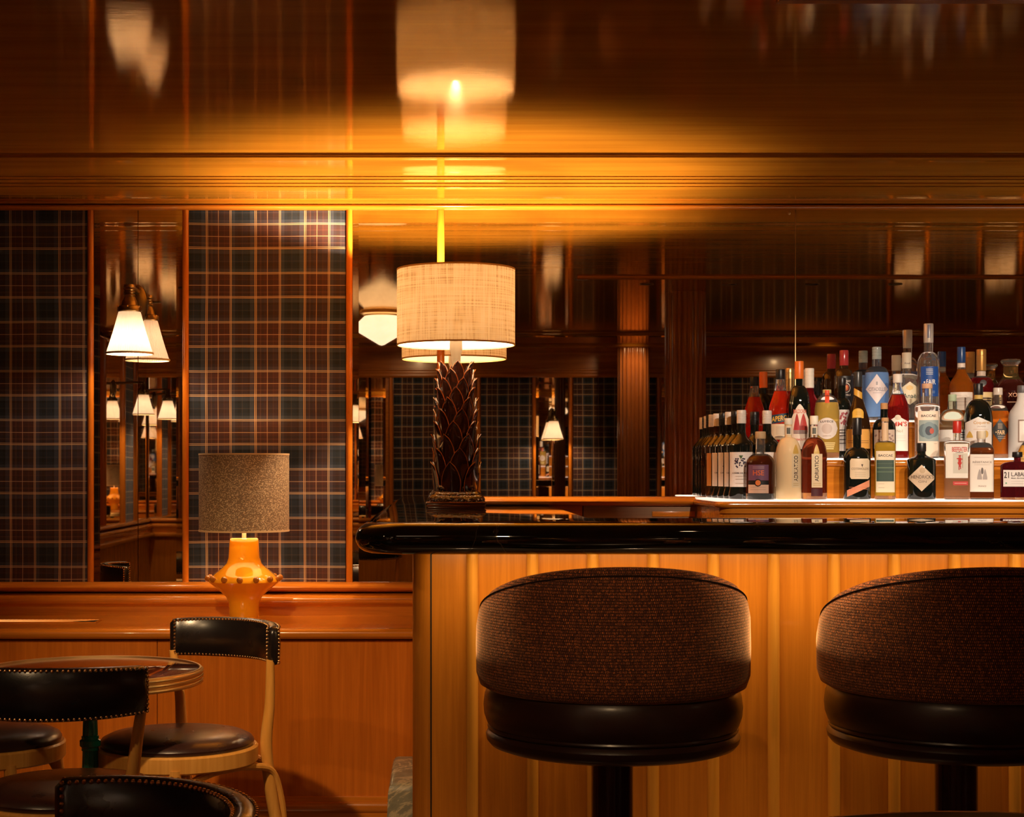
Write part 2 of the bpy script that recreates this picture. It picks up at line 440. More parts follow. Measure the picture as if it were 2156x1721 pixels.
# front wall: long top rail, posts, panels
trim(FW.prof(BM(), halfround(PT-.001, Z(431, YW), .035), XL, XR), M['wood_x'])
def xw(px): return X(px, YW)
for px, lab in ((191, 0), (391, 0), (735.5, 0)):
    trim(FW.post(BM(), xw(px), .0135, PB, PT), M['post'])
trim(FW.post(BM(), xw(928), .0155, PB, PT), M['post'])
cloth(FW, XL, xw(184), 'dark tartan wall panel at the far left edge, beyond the mirror with the lamp')
cloth(FW, xw(397), xw(728), 'tartan wall panel behind the yellow ceramic lamp, rust lines on navy')
glass(FW, xw(199), xw(290.5), 'narrow mirror strip behind the lit wall lamp, left of the thin seam', bev=(1, 0))
glass(FW, xw(291.8), xw(384), 'narrow mirror strip just left of the tartan panel with the yellow lamp', bev=(0, 1))
glass(FW, xw(743), xw(920), 'tall mirror behind the left end of the bar, reflecting a white globe light', bev=(1, 0))
MB = Z(1046, YW)
glass(FW, xw(936), xw(1673), 'wide back bar mirror right of the big lamp, reflecting ribbed columns', z0=MB, bev=(0, 0))
glass(FW, xw(1675), XR, 'wide back bar mirror behind the taller bottles, right of the thin seam', z0=MB, bev=(0, 0))
trim(FW.b(BM(), xw(1673.4), xw(1674.6), -.002, .0075, MB, PT), M['brass'])
scr = BM(); bmesh.ops.create_uvsphere(scr, u_segments=8, v_segments=6, radius=.006, matrix=Matrix.Translation((xw(1661), YW-.008, Z(450, YW))))
tag(obj('mirror_screw', scr, M['brass']), 'small round fixing screw at the top of the mirror beside its seam', 'screw')
trim(FW.prof(BM(), halfround(Z(1066, YW), MB+.001, .05), xw(936), XR), M['wood_x'])
trim(FW.b(BM(), xw(936), xw(1226), -.03, .01, Z(1230, YW), Z(1065, YW)), M['wood_x'])
trim(FW.b(BM(), xw(1228), XR, -.03, .012, .2, Z(1065, YW)), wood('service_panel_wood', (.22,.12,.06), (.32,.19,.10), 'x', .4, .2))
# socket plate under the mirror
tag(obj('service_plate', FW.b(BM(), xw(1372), xw(1462), .012, .017, Z(1088, YW), Z(1077, YW), bev=.001), M['wood_x']), 'flat wooden cover plate under the back bar mirror', 'cover plate')

# dado of the left wall: rail, moulding, flat, ledge
XD = .0
def dado(wall, u0, u1, deep):
    trim(wall.prof(BM(), halfround(Z(1247, YW), PB+.002, .055), u0, u1), wall.lv)
    trim(wall.prof(BM(), [(-.03, Z(1276, YW)), (.05, Z(1276, YW)), (.055, Z(1272, YW))]+[(.055+.012*sin(R(a)), Z(1262, YW)+.018*cos(R(a))) for a in range(150, 20, -20)]+[(.03, Z(1249, YW)), (-.03, Z(1249, YW))], u0, u1), wall.lv)
    trim(wall.b(BM(), u0, u1, -.03, .05, Z(1300, YW-.05), Z(1276, YW-.05)+.005), wall.lv)
    lz = Z(1297, YW-.05)          # ledge top
    if not deep:
        trim(wall.b(BM(), u0, u1, -.03, .09, lz-.04, lz, bev=.012), wall.lv)
        trim(wall.b(BM(), u0, u1, -.03, .04, .1, lz-.04), M['wood_z'])
        trim(wall.b(BM(), u0, u1, -.03, .06, 0, .1, bev=.01), wall.lv)
    return lz
LZ = dado(FW, XL, X(867, 6.5)+.14, True)
YL = 6.02                          # front of the ledge casing
pr = [(YW-.03, LZ-.04), (YW-.03, LZ), (YL+.02, LZ)] + [(YL+.004+.02*cos(R(a)), LZ-.02+.02*sin(R(a))) for a in range(100, 271, 17)] + [(YL+.02, LZ-.04)]
trim(prism(BM(), pr, XL, .03), M['wood_x'])
YP = YL+.03
trim(box(BM(), XL, .03, YP+.002, YW, 0, LZ-.04), M['dark_felt'])
# casing panels under the ledge
us = [XL, X(332, YP), X(870, YP)+.02]
pm = wood('casing_panel_wood', (.46, .12, .008), (.66, .19, .016), 'z', .3, .3)
for a, b in zip(us, us[1:]):
    trim(box(BM(), a+.001, b-.001, YP-.012, YP+.01, .05, LZ-.045, bev=.0015, seg=1), pm)
trim(prism(BM(), [(YP+.01, .0), (YP-.034, .0), (YP-.034, Z(1712, YP))] + [(YP-.026-.014*cos(R(a)), Z(1698, YP)+.022*sin(R(a))) for a in range(-60, 61, 20)] + [(YP-.022, Z(1686, YP)), (YP-.020, Z(1677, YP)), (YP-.01, Z(1675, YP)), (YP+.01, Z(1675, YP))], XL, .0), M['wood_x'])
# brass mesh vent let into the ledge
def vent():
    t = thing('ledge_vent', 'brass lattice air vent let into the wooden ledge at the far left', 'air vent', (X(60, 6.3), 6.3, LZ))
    x0, x1 = XL+.02-t.location.x, X(208, 6.3)-t.location.x
    obj('backing', box(BM(), x0, x1, -.06, .06, -.003, .0008), M['dark_felt'], t, smooth=False)
    bm = BM(); n = int((x1-x0+.12)/.016)
    for i in range(n):
        for s in (-1, 1):
            a = x0 + i*.016 - (.12 if s < 0 else 0)
            p, q = Vector((a, -.055, .002)), Vector((a+.11*1, .055, .002))
            if s < 0: p, q = Vector((a+.11, -.055, .002)), Vector((a, .055, .002))
            if min(p.x, q.x) < x0 or max(p.x, q.x) > x1: continue
            tube(bm, [p, q], .0014, 4)
    obj('lattice', bm, M['brass'], t)
    bm = BM()
    for a in (-.062, .056): box(bm, x0, x1, a, a+.006, 0, .004)
    box(bm, x1-.006, x1, -.056, .056, 0, .004)
    obj('vent_frame', bm, M['wood_x'], t)
vent()

# back wall (mirrored in the bar mirrors) ------------------------------
PT2 = 2.21
trim(BW.prof(BM(), [(-.03, PT2), (.02, PT2), (.035, PT2+.015), (.035, PT2+.035), (.022, PT2+.045), (.022, PT2+.06), (.03, PT2+.07), (.03, PT2+.085), (-.03, PT2+.09)], XL, XR), M['wood_x'])
trim(BW.b(BM(), XL, XR, -.03, .012, PT2+.088, CZ), M['wood_x'])
dado(BW, XL, XR, False)
segs = [('m', XL, -.87), ('m', -.78, -.668), ('m', -.664, -.505), ('c', -.43, .13), ('m', .17, .35), ('c', .39, .87), ('m', .91, 1.055), ('m', 1.059, 1.21), ('c', 1.26, 2.04), ('m', 2.09, 2.45), ('c', 2.5, 4.2), ('m', 4.25, 4.57), ('c', 4.62, 5.05), ('m', 5.1, 5.45), ('c', 5.5, XR)]
names = {'c': ['tartan panel of the far wall seen in the mirror left of the leaf lamp', 'far wall tartan panel seen in the mirror just right of the leaf lamp', 'dark far wall tartan panel seen beside the shorter ribbed column', 'long dark tartan panel of the far wall seen behind the bottles', 'narrow far wall tartan panel between two mirrors behind the bottles', 'far wall tartan panel at the right end of the room'],
         'm': ['far wall mirror in the left corner of the room', 'narrow far wall mirror seen nearest the left post of the tall mirror', 'far wall mirror seen just left of the reflected tartan panel', 'slim far wall mirror seen reflected behind the leaf lamp', 'far wall mirror left half behind the reflected wall lamp', 'far wall mirror right half beside the reflected wall lamp', 'far wall mirror seen between the two reflected columns', 'far wall mirror behind the bottles reflection', 'far wall mirror near the right end of the room']}
ci = {'c': 0, 'm': 0}
for k, a, b in segs:
    (cloth if k == 'c' else glass)(BW, a, b, names[k][ci[k]], z1=PT2); ci[k] += 1
for u in (-.825, -.456, .15, .371, .89, 1.234, 2.065, 2.475, 4.225, 4.595, 5.075, 5.475):
    trim(BW.post(BM(), u, .017, PB, PT2), M['post'])
# left wall -------------------------------------------------------------
trim(LW.prof(BM(), halfround(PT-.001, PT+.025, .035), YB, YW), M['wood_y'])
dado(LW, YB, YW-.6, False)
for k, a, b, lab in (('c', 4.4, 6.55, 'side wall tartan panel in the near corner'), ('m', 3.55, 4.3, 'side wall mirror near the corner of the room'), ('c', 1.25, 3.45, 'side wall tartan panel seen edge on in the narrow mirror'),
                ('m', -.75, -.05, 'side wall mirror with a brass wall lamp before it'), ('c', -1.3, -.85, 'side wall tartan panel between the two side wall lamps'),
                ('m', -1.95, -1.4, 'side wall mirror with a wall lamp near the far corner')):
    (cloth if k == 'c' else glass)(LW, a, b, lab)
for u in (4.35, 3.5, 1.2, .3, 0.0, -.8, -1.35):
    trim(LW.post(BM(), u, .028, PB, PT), M['post'])

# ribbed columns ---------------------------------------------------------
def column(x, y, r, top, label):
    bm = BM(); seg = 240; k = 20; prev = []
    def rg(z, q=1):
        return [((r*q*(1-.10*(1-abs(sin(k*pi*i/seg)))))*cos(2*pi*i/seg), (r*q*(1-.10*(1-abs(sin(k*pi*i/seg)))))*sin(2*pi*i/seg), z) for i in range(seg)]
    loft(bm, [rg(0), rg(top)])
    o = obj('ribbed_column', bm, M['column'], sharp=30); o.location = (x, y, 0)
    return tag(o, label, 'column', 'ribbed wooden columns')
column(1.56, 2.95, .13, CZ, 'thick ribbed wooden column, the taller one seen in the mirror left of the bottles')
column(1.74, -1.3, .145, CZ, 'ribbed wooden column further back, the shorter one seen in the mirror')

# ================================================================ LIGHT FITTINGS
def globe(x, y, label, top=CZ, s=1.0, group=True):
    t = thing('ceiling_globe_light', label, 'ceiling light', (x, y, top), 0, 'white globe ceiling lights')
    obj('gallery', lathe(BM(), [(0, -.0), (.15*s, 0), (.152*s, -.012), (.13*s, -.02), (.125*s, -.03), (0, -.03)]), M['brass'], t)
    p = [(.118*s, -.028), (.128*s, -.034), (.165*s, -.07), (.18*s, -.105), (.18*s, -.125), (.165*s, -.145), (.09*s, -.19), (.02*s, -.232), (0, -.238)]
    obj('globe', lathe(BM(), p), M['opal'], t, sharp=60)
    return t
globe(-.41, 1.7, 'white pointed globe ceiling light seen in the mirror left of the big lamp shade')
globe(4.4, 2.6, 'added white globe ceiling light, fill over the right end of the bar stools')  # added for ambient light, kept out of the mirror view
globe(-1.5, .2, 'added white globe ceiling light, fill over the left side of the room')  # another added fill globe, hidden from the mirrors

# recessed downlights in front of the bottle shelf
for i, x in enumerate((1.25, 1.75, 2.25, 2.75)):
    t = thing('downlight', 'small recessed downlight over the bar, %s of the row of four' % ('leftmost', 'second', 'third', 'rightmost')[i], 'downlight', (x, 3.45, CZ), 0, 'downlights over the bar')
    obj('ring', lathe(BM(), [(.03, .0), (.03, -.004), (.042, -.004), (.042, 0)], seg=24), M['old_brass'], t)
    tgt = Vector((x*.9+.25, 6.3, 1.45)); dv = tgt-Vector((x, 3.45, CZ-.01))
    l = bpy.data.lights.new('downlight_beam', 'SPOT'); l.energy = 210; l.color = (1, .80, .62); l.spot_size = R(24); l.spot_blend = .6; l.shadow_soft_size = .02
    o = bpy.data.objects.new('downlight_beam', l); C.objects.link(o); o.parent = t; o.location = (0, 0, -.012)
    o.rotation_euler = dv.to_track_quat('-Z', 'Y').to_euler()

def fill_spot(x, y, z, tgt, power, ang, label, col=(1, .64, .32)):  # added spots for fill, no such fittings known in the room
    t = thing('downlight', label, 'downlight', (x, y, z), 0, 'added fill spots over the room')
    obj('ring', lathe(BM(), [(.03, .0), (.03, -.004), (.042, -.004), (.042, 0)], seg=24), M['old_brass'], t)
    l = bpy.data.lights.new('downlight_beam', 'SPOT'); l.energy = power; l.color = col; l.spot_size = R(ang); l.spot_blend = .8; l.shadow_soft_size = .03
    o = bpy.data.objects.new('downlight_beam', l); C.objects.link(o); o.parent = t; o.location = (0, 0, -.012)
    o.rotation_euler = (Vector(tgt)-Vector((x, y, z-.012))).to_track_quat('-Z', 'Y').to_euler()
fill_spot(-.95, 3.2, CZ, (-.7, 6.0, .30), 240, 42, 'small added ceiling spot brightening the dado below the yellow lamp')  # added to lift the dado
fill_spot(-1.9, 2.4, CZ, (-1.0, 4.7, .6), 60, 46, 'small added ceiling spot brightening the round cafe table')  # added for light on the table and chairs
fill_spot(.05, 1.2, CZ, (.42, 3.7, .95), 50, 34, 'small added ceiling spot lighting the back of the left bar stool')  # added from the camera side to lift the dark tweed
fill_spot(.835, 3.72, CZ, (.835, 3.98, .9), 170, 40, 'small added ceiling spot raking the stool sides above the gap between them', (1, .62, .3))  # added to warm the stool rims, in place of bar front glow
fill_spot(-.04, 3.72, CZ, (-.04, 3.98, .9), 110, 36, 'small added ceiling spot raking the left stool, above the left corner of the bar', (1, .62, .3))  # added likewise for the left side of the left stool
for i, x in enumerate((-.2, 1.7, 3.4)):
    fill_spot(x, -.75, CZ, (x, YB, 1.25), 40, 100, '%s added ceiling spot brightening the far wall' % ('left', 'middle', 'right')[i])  # added to brighten the far wall as mirrored
def sconce(loc, label, face=-pi/2, arm=.19, plate=True, power=5):
    """loc: centre of the shade's lower rim; the arm runs back to the wall along local +x"""
    t = thing('wall_lamp', label, 'wall lamp', loc, 0, 'brass wall lamps with pleated shades')
    k = 1.0; n = 60
    def pl(z, r, dep=.035):
        return [(r*(1-dep*(i % 2))*cos(2*pi*i/(2*n)), r*(1-dep*(i % 2))*sin(2*pi*i/(2*n)), z) for i in range(2*n)]
    bm = BM(); loft(bm, [pl(0, .092), pl(.085, .065), pl(.168, .0425)], cap0=False, cap1=False)
    obj('shade', bm, M['pleat'], t, smooth=False)
    obj('shade_rim', lathe(BM(), [(.0905, -.004), (.0945, -.003), (.0955, 0), (.0945, .004), (.0905, .004)], closed=True), M['shade_trim'], t)
    obj('collar', lathe(BM(), [(0, .205), (.030, .205), (.033, .190), (.045, .187), (.048, .182), (.048, .168), (.0445, .164), (0, .166)]), M['old_brass'], t)
    for i in range(6):
        a = 2*pi*(i+.5)/6; bm = BM(); sphere(bm, (.047*cos(a), .047*sin(a), .184), .004)
        obj('screw', bm, M['brass'], t)
    obj('socket', lathe(BM(), [(0, .275), (.022, .272), (.024, .262), (.020, .258), (.024, .252), (.020, .247), (.024, .241), (.020, .236), (.024, .230), (.021, .224), (.030, .205), (0, .203)], seg=28), M['old_brass'], t)
    d = Vector((cos(face+pi), sin(face+pi), 0))
    bm = BM(); tube(bm, smooth_path([(0,0,.262), tuple(d*.03+Vector((0,0,.268))), tuple(d*(arm-.02)+Vector((0,0,.262)))], 6), .011, 12)
    obj('arm', bm, M['old_brass'], t)
    bm = BM(); rings = []
    side = d.cross(Vector((0,0,1)))
    for q, dep in ((1, 0), (1, .008), (.9, .014), (.86, .02), (.5, .028), (.2, .03)):
        rings.append([tuple(d*(arm-.002-dep)+side*(.036*q*cos(2*pi*i/32))+Vector((0,0,.215+.078*q*sin(2*pi*i/32)))) for i in range(32)])
    loft(bm, rings); obj('back_plate', bm, M['old_brass'], t)
    obj('bulb', lathe(BM(), [(0, .06), (.018, .068), (.026, .085), (.024, .105), (.014, .13), (.012, .16), (0, .162)], seg=20), M['bulb'], t)
    lamp('bulb_light', 'POINT', (0, 0, .03), power, (1, .74, .50), .02, parent=t)
    return t
M['bulb'] = emit('frosted_bulb', (1, .8, .55), 14)
ds = 6.40
sconce((X(272.8, ds), ds, Z(744.5, ds)), 'brass wall lamp with a white pleated shade before the narrow mirror on the left')
sconce((XL+.26, -.4, 1.81), 'brass wall lamp on the side wall, the nearer one seen in the narrow mirror', face=0, arm=.26, power=11)
sconce((XL+.26, -1.62, 1.81), 'brass wall lamp on the side wall, the far one seen in the narrow mirror', face=0, arm=.26, power=11)
sconce((1.06, YB+.2, 1.63), 'brass wall lamp on the far wall, seen in the mirror between two dark tartan panels', face=pi/2, power=8)
sconce((4.41, YB+.2, 1.63), 'brass wall lamp on the far wall, hidden in the mirror by the bottles', face=pi/2, power=8)
sconce((5.27, YB+.2, 1.63), 'rightmost brass wall lamp on the far wall', face=pi/2, power=8)

def uv_cyl(o, ax=2, kx=1.0, kz=1.0):
    """u = angle * radius-ish arc length, v = height, in metres"""
    me = o.data; uvl = me.uv_layers.new(name='UVMap')
    for p in me.polygons:
        aa = [atan2(me.vertices[me.loops[l].vertex_index].co.y, me.vertices[me.loops[l].vertex_index].co.x) for l in p.loop_indices]
        if max(aa)-min(aa) > pi: aa = [a+2*pi if a < 0 else a for a in aa]
        for l, a in zip(p.loop_indices, aa):
            uvl.data[l].uv = (a*kx, me.vertices[me.loops[l].vertex_index].co.z*kz)

# ================================================================ BAR
BZ0, BZ1 = Z(1170, 4.4), Z(1103, 4.4)       # stone slab bottom / top
XS = -.235                                  # its left side
def bar():
    t = thing('bar_counter', 'long bar with a glossy black marble top and ribbed honey wood front', 'bar counter', (0, 0, 0))
    r = (BZ1-BZ0)/2
    # slab: plan outline (outer), offset inward for the bullnose
    xi, yb, xr = .449, 4.90, 3.6
    def outline(o):
        pts = []; cr = .12
        x0, y0 = XS+o, 4.40+o
        for i in range(11):
            a = R(180+90*i/10); pts.append((x0+cr+ (cr)*cos(a), y0+cr+cr*sin(a)))
        pts += [(xr, y0), (xr, yb), (xi, yb), (xi, YW-.01), (x0, YW-.01)]
        return pts
    bm = BM(); rings = []
    for i in range(13):
        a = R(-90+180*i/12); o = r*1.05*(1-cos(a))
        rings.append([(p[0], p[1], (BZ0+BZ1)/2+r*sin(a)) for p in outline(o)])
    loft(bm, rings)
    obj('marble_top', bm, M['marble'], t, sharp=30)
    # wooden body
    xb0, yf = X(868, 4.72), 4.72
    bm = BM(); cr = .055
    pts = [(xb0+cr+cr*cos(R(a)), yf+cr+cr*sin(R(a))) for a in range(180, 271, 10)]
    pts += [(xr-.05, yf), (xr-.05, yb-.06), (xi-.06, yb-.06), (xi-.06, YW-.03), (xb0, YW-.03)]
    prism(bm, pts, 0, BZ0+.002, 'z')
    obj('bar_front', bm, M['bar_wood'], t, sharp=30)
    # recess joint and ribs
    for k in range(19):
        px = 994.5+127.1*k
        x = X(px, yf-.01)
        if x > xr-.1: break
        bm = BM(); rr = .0178
        prism(bm, [(x+rr*cos(R(a)), yf-.002+rr*1.25*sin(R(a))) for a in range(180, 361, 12)], 0, BZ0, 'z')
        obj('rib', bm, M['rib_wood'], t)
    bm = BM(); box(bm, xb0+cr-.002, xb0+cr+.002, yf-.0015, yf+.01, 0, BZ0)
    obj('joint', bm, M['dark_felt'], t, smooth=False)
    return t
bar()
# grey marble plinth left of the bar foot
bm = BM(); zt = Z(1651, 5.25)
rings = []
for z, o in ((0, -.012), (zt-.03, 0), (zt-.012, .004), (zt-.003, .012), (zt, .022)):
    rings.append([(X(817, 5.25)+o, 5.25+o, z), (X(868,4.72)-.003, 5.25+o, z), (X(868,4.72)-.003, 5.75, z), (X(817, 5.25)+o, 5.75, z)])
loft(bm, rings); tag(obj('marble_plinth', bm, M['gmarble'], sharp=60), 'low grey veined marble block on the floor left of the bar foot', 'plinth')

# ================================================================ STEPPED BACK BAR
T1, T2, T3 = Z(1053, 6.0), Z(965, 6.2), Z(885, 6.38)
def backbar():
    t = thing('back_bar_shelf', 'stepped wooden bottle shelf with lit white treads below the wide mirror', 'bottle shelf', (0, 0, 0))
    xe = 3.6
    x1 = X(1508, 6.0)
    def tier(x0, yf, z, nm, plate_th=.005):
        # lit plate
        cr = .05
        def pl(o):
            return [(x0+o+cr+cr*cos(R(a)), yf+o+cr+cr*sin(R(a))) for a in range(180, 271, 15)]+[(xe, yf+o), (xe, YW-.012), (x0+o, YW-.012)]
        bm = BM(); loft(bm, [[(p[0], p[1], z-plate_th) for p in pl(.012)], [(p[0], p[1], z) for p in pl(.012)]])
        obj('lit_tread', bm, M['lit_shelf'], t, smooth=False)
        bm = BM(); rings = []
        for i in range(9):
            a = R(-90+180*i/8); o = .011*(1-cos(a))
            rings.append([(p[0], p[1], z-plate_th-.014+.012*sin(a)) for p in pl(o)])
        loft(bm, rings); obj('nosing', bm, M['wood_x'], t)
        return z-plate_th-.026
    zb = tier(x1, 6.0, T1, 1)
    trim_y = 6.0
    bm = BM(); cr = .045; x0 = x1+.02
    prism(bm, [(x0+cr+cr*cos(R(a)), 6.02+cr+cr*sin(R(a))) for a in range(180, 271, 15)]+[(xe, 6.02), (xe, YW-.012), (x0, YW-.012)], .0, zb, 'z')
    obj('cabinet_front', bm, M['wood_x'], t)
    bm = BM(); prism(bm, [(x0+cr+cr*cos(R(a)), 6.012+cr+cr*sin(R(a))) for a in range(180, 271, 15)]+[(xe, 6.012), (xe, 6.05), (x0, 6.05)], zb-.02, zb-.001, 'z')
    obj('lower_bead', bm, M['wood_x'], t)
    zb = tier(1.292, 6.2, T2, 2)
    bm = BM(); box(bm, 1.303, xe, 6.215, YW-.012, T1+.001, zb); obj('riser', bm, M['wood_x'], t)
    zb = tier(X(1650, 6.38), 6.38, T3, 3)
    bm = BM(); box(bm, X(1658, 6.38), xe, 6.395, YW-.012, T2+.001, zb); obj('riser', bm, M['wood_x'], t)
backbar()

# ================================================================ BAR STOOLS
def stool():
    t = thing('bar_stool', 'barrel back bar stool in brown tweed and black leather, the left one of the two', 'bar stool', (X(1289, 3.85), 3.85, 0), 0, 'swivel stools at the bar')
    # cushion with roll and piping
    p = [(0, .690), (.24, .688), (.270, .690), (.290, .697), (.299, .708), (.301, .720), (.296, .730), (.290, .734)]
    obj('seat_roll', lathe(BM(), p+[(0, .735)], seg=96), M['stool_leather'], t)
    obj('piping', lathe(BM(), [(.292+.0055*cos(R(a)), .738+.0055*sin(R(a))) for a in range(0, 360, 45)], closed=True, seg=96), M['stool_leather'], t)
    p = [(0, .736), (.289, .736), (.298, .748), (.305, .768), (.307, .79), (.304, .815), (.296, .835), (.275, .85), (.2, .862), (0, .866)]
    obj('seat_cushion', lathe(BM(), p, seg=96), M['stool_leather'], t)
    # padded back: wraps round the camera side (local -y)
    ro, th = .325, .075
    zb = .832
    def sec(phi):      # phi from -pi/2 at the back centre
        k = abs(phi)/R(118)
        ztop = 1.134 - .165*(k**2.0) 
        end = max(0.0, (k-.86)/.14)
        sh = 1-.45*end**2
        z1 = zb + (ztop-zb)*(1-.55*end**2.2)
        q = []
        c = ro-th/2
        prof = [(.0, 1.0, .0), (.30, 1.0, .012), (.0, 1, 0)]
        pts = [(ro-.028, zb-.002), (ro-.010, zb+.008), (ro-.001, zb+.035), (ro, zb+.1), (ro-.001, z1-.06), (ro-.006, z1-.030), (ro-.0115, z1-.0175), (ro-.016, z1-.0165), (ro-.018, z1-.012),
               (ro-.024, z1-.004), (ro-.035, z1), (ro-th+.018, z1-.004), (ro-th+.004, z1-.02), (ro-th, z1-.05), (ro-th, zb+.04), (ro-th+.01, zb+.01), (ro-th+.03, zb)]
        cr_ = ro-th/2
        return [(cr_+(r-cr_)*sh, z) for r, z in pts]
    bm = BM(); n = 120; secs = []
    for i in range(n+1):
        phi = R(-118)+R(236)*i/n; a = -pi/2+phi
        secs.append([(r*cos(a), r*sin(a), z) for r, z in sec(phi)])
    loft(bm, secs)
    o = obj('tweed_back', bm, M['tweed'], t, sharp=70)
    # UVs: arc length / height following the section
    me = o.data; uvl = me.uv_layers.new(name='UVMap')
    for pf in me.polygons:
        vs = [me.vertices[me.loops[l].vertex_index].co for l in pf.loop_indices]
        aa = [atan2(-v.x, -v.y) for v in vs]
        if max(aa)-min(aa) > pi: aa = [a+2*pi if a < 0 else a for a in aa]
        flat = abs(pf.normal.z) > .7
        for l, a, v in zip(pf.loop_indices, aa, vs):
            rr = sqrt(v.x*v.x+v.y*v.y)
            uvl.data[l].uv = (a*.325, rr if flat else v.z)
    # seam piping along the upper outer edge
    pts = []
    for i in range(n+1):
        phi = R(-104)+R(208)*i/n; a = -pi/2+phi; k = abs(phi)/R(118)
        z1 = zb+((1.134-.165*(k**2.0))-zb)*(1-.55*max(0, (k-.86)/.14)**2.2)
        r = ro-.0105; pts.append((r*cos(a), r*sin(a), z1-.0185))
    bm = BM(); tube(bm, pts, .0022, 6); obj('back_seam', bm, plain('seam_thread', (.03,.012,.008), .9), t)
    obj('post', lathe(BM(), [(0, .69), (.05, .69), (.05, .03), (.052, .03), (.055, .025), (.055, .02), (0, .02)], seg=40), M['post_metal'], t)
    obj('mount', lathe(BM(), [(0, .689), (.12, .689), (.12, .680), (.06, .672), (0, .672)], seg=40), M['black_metal'], t)
    obj('foot', lathe(BM(), [(0, .03), (.06, .03), (.22, .014), (.245, .008), (.25, 0), (0, 0)], seg=64), M['post_metal'], t)
    bm = BM(); lathe(bm, [(.19+.011*cos(R(a)), .30+.011*sin(R(a))) for a in range(0, 360, 36)], closed=True, seg=64)
    for a in (0, 90, 180, 270):
        tube(bm, [(.045*cos(R(a)), .045*sin(R(a)), .30), (.185*cos(R(a)), .185*sin(R(a)), .30)], .008, 8)
    obj('foot_ring', bm, M['brass'], t)
    return t
def copy_tree(o, parent=None):
    c = o.copy(); C.objects.link(c); c.parent = parent
    for ch in list(o.children): copy_tree(ch, c)
    return c
st = stool()
s2 = copy_tree(st); s2.location.x = X(2013, 3.85); s2['label'] = 'barrel back bar stool in brown tweed cut off by the right edge'

# ================================================================ CAFE TABLES
def cafe_table(loc, r, label, top_m, s=1.0, h=.757):
    t = thing('cafe_table', label, 'table', loc)
    obj('table_top', lathe(BM(), [(0, h-.034), (r-.02, h-.034), (r-.004, h-.03), (r-.004, h-.003), (r-.010, h), (0, h)], seg=96), top_m, t)
    e = []
    for i in range(3):
        z0 = h-.002-.0145*i
        e += [(r, z0), (r+.005, z0-.003), (r+.006, z0-.007), (r+.005, z0-.011), (r, z0-.0135)]
    obj('brass_rim', lathe(BM(), [(r-.006, h+.0006), (r-.001, h+.001)]+e+[(r-.006, h-.045)], closed=True, seg=96), M['brass'], t, sharp=50)
    # fluted cast column with a ring moulding
    k = 10
    def rg(z, q): return [(q*(1-.12*abs(cos(k*pi*i/80)))*cos(2*pi*i/80), q*(1-.12*abs(cos(k*pi*i/80)))*sin(2*pi*i/80), z) for i in range(80)]
    zr = Z(1563, 4.8)
    obj('fluted_post', loft(BM(), [rg(.05, .034), rg(zr-.02, .0225), rg(zr+.02, .0225), rg(h-.06, .019)]), M['green_iron'], t)
    obj('post_ring', lathe(BM(), [(.018, zr-.028), (.026, zr-.024), (.025, zr-.016), (.031, zr-.010), (.031, zr+.006), (.025, zr+.010), (.026, zr+.018), (.018, zr+.022)], closed=True, seg=32), M['green_iron'], t)
    obj('top_plate', lathe(BM(), [(0, h-.06), (.05, h-.06), (.11, h-.045), (.11, h-.035), (0, h-.035)], seg=32), M['green_iron'], t)
    bm = BM(); lathe(bm, [(0, .075), (.035, .075), (.05, .06), (.055, .02), (0, .02)], seg=32)
    for a in range(4):
        c_, s_ = round(cos(a*pi/2)), round(sin(a*pi/2)); tube(bm, smooth_path([(.03*c_, .03*s_, .05), (.12*c_, .12*s_, .04), (.2*c_, .2*s_, .018), (.24*c_, .24*s_, .012)], 4), .012, 10)
    obj('base', bm, M['green_iron'], t)
    return t
cafe_table((X(190, 4.8), 4.8, 0), .328, 'round cafe table with a red top, banded brass rim and green post', M['table_red'])
tr = .50; dt = 2.62
cafe_table((X(2090, dt-tr)+.10, dt-tr, 0), tr, 'dark round table with a thin brass rim at the bottom right corner', plain('black_stone_top', (.01,.012,.012), .05), h=Z(1709, dt))

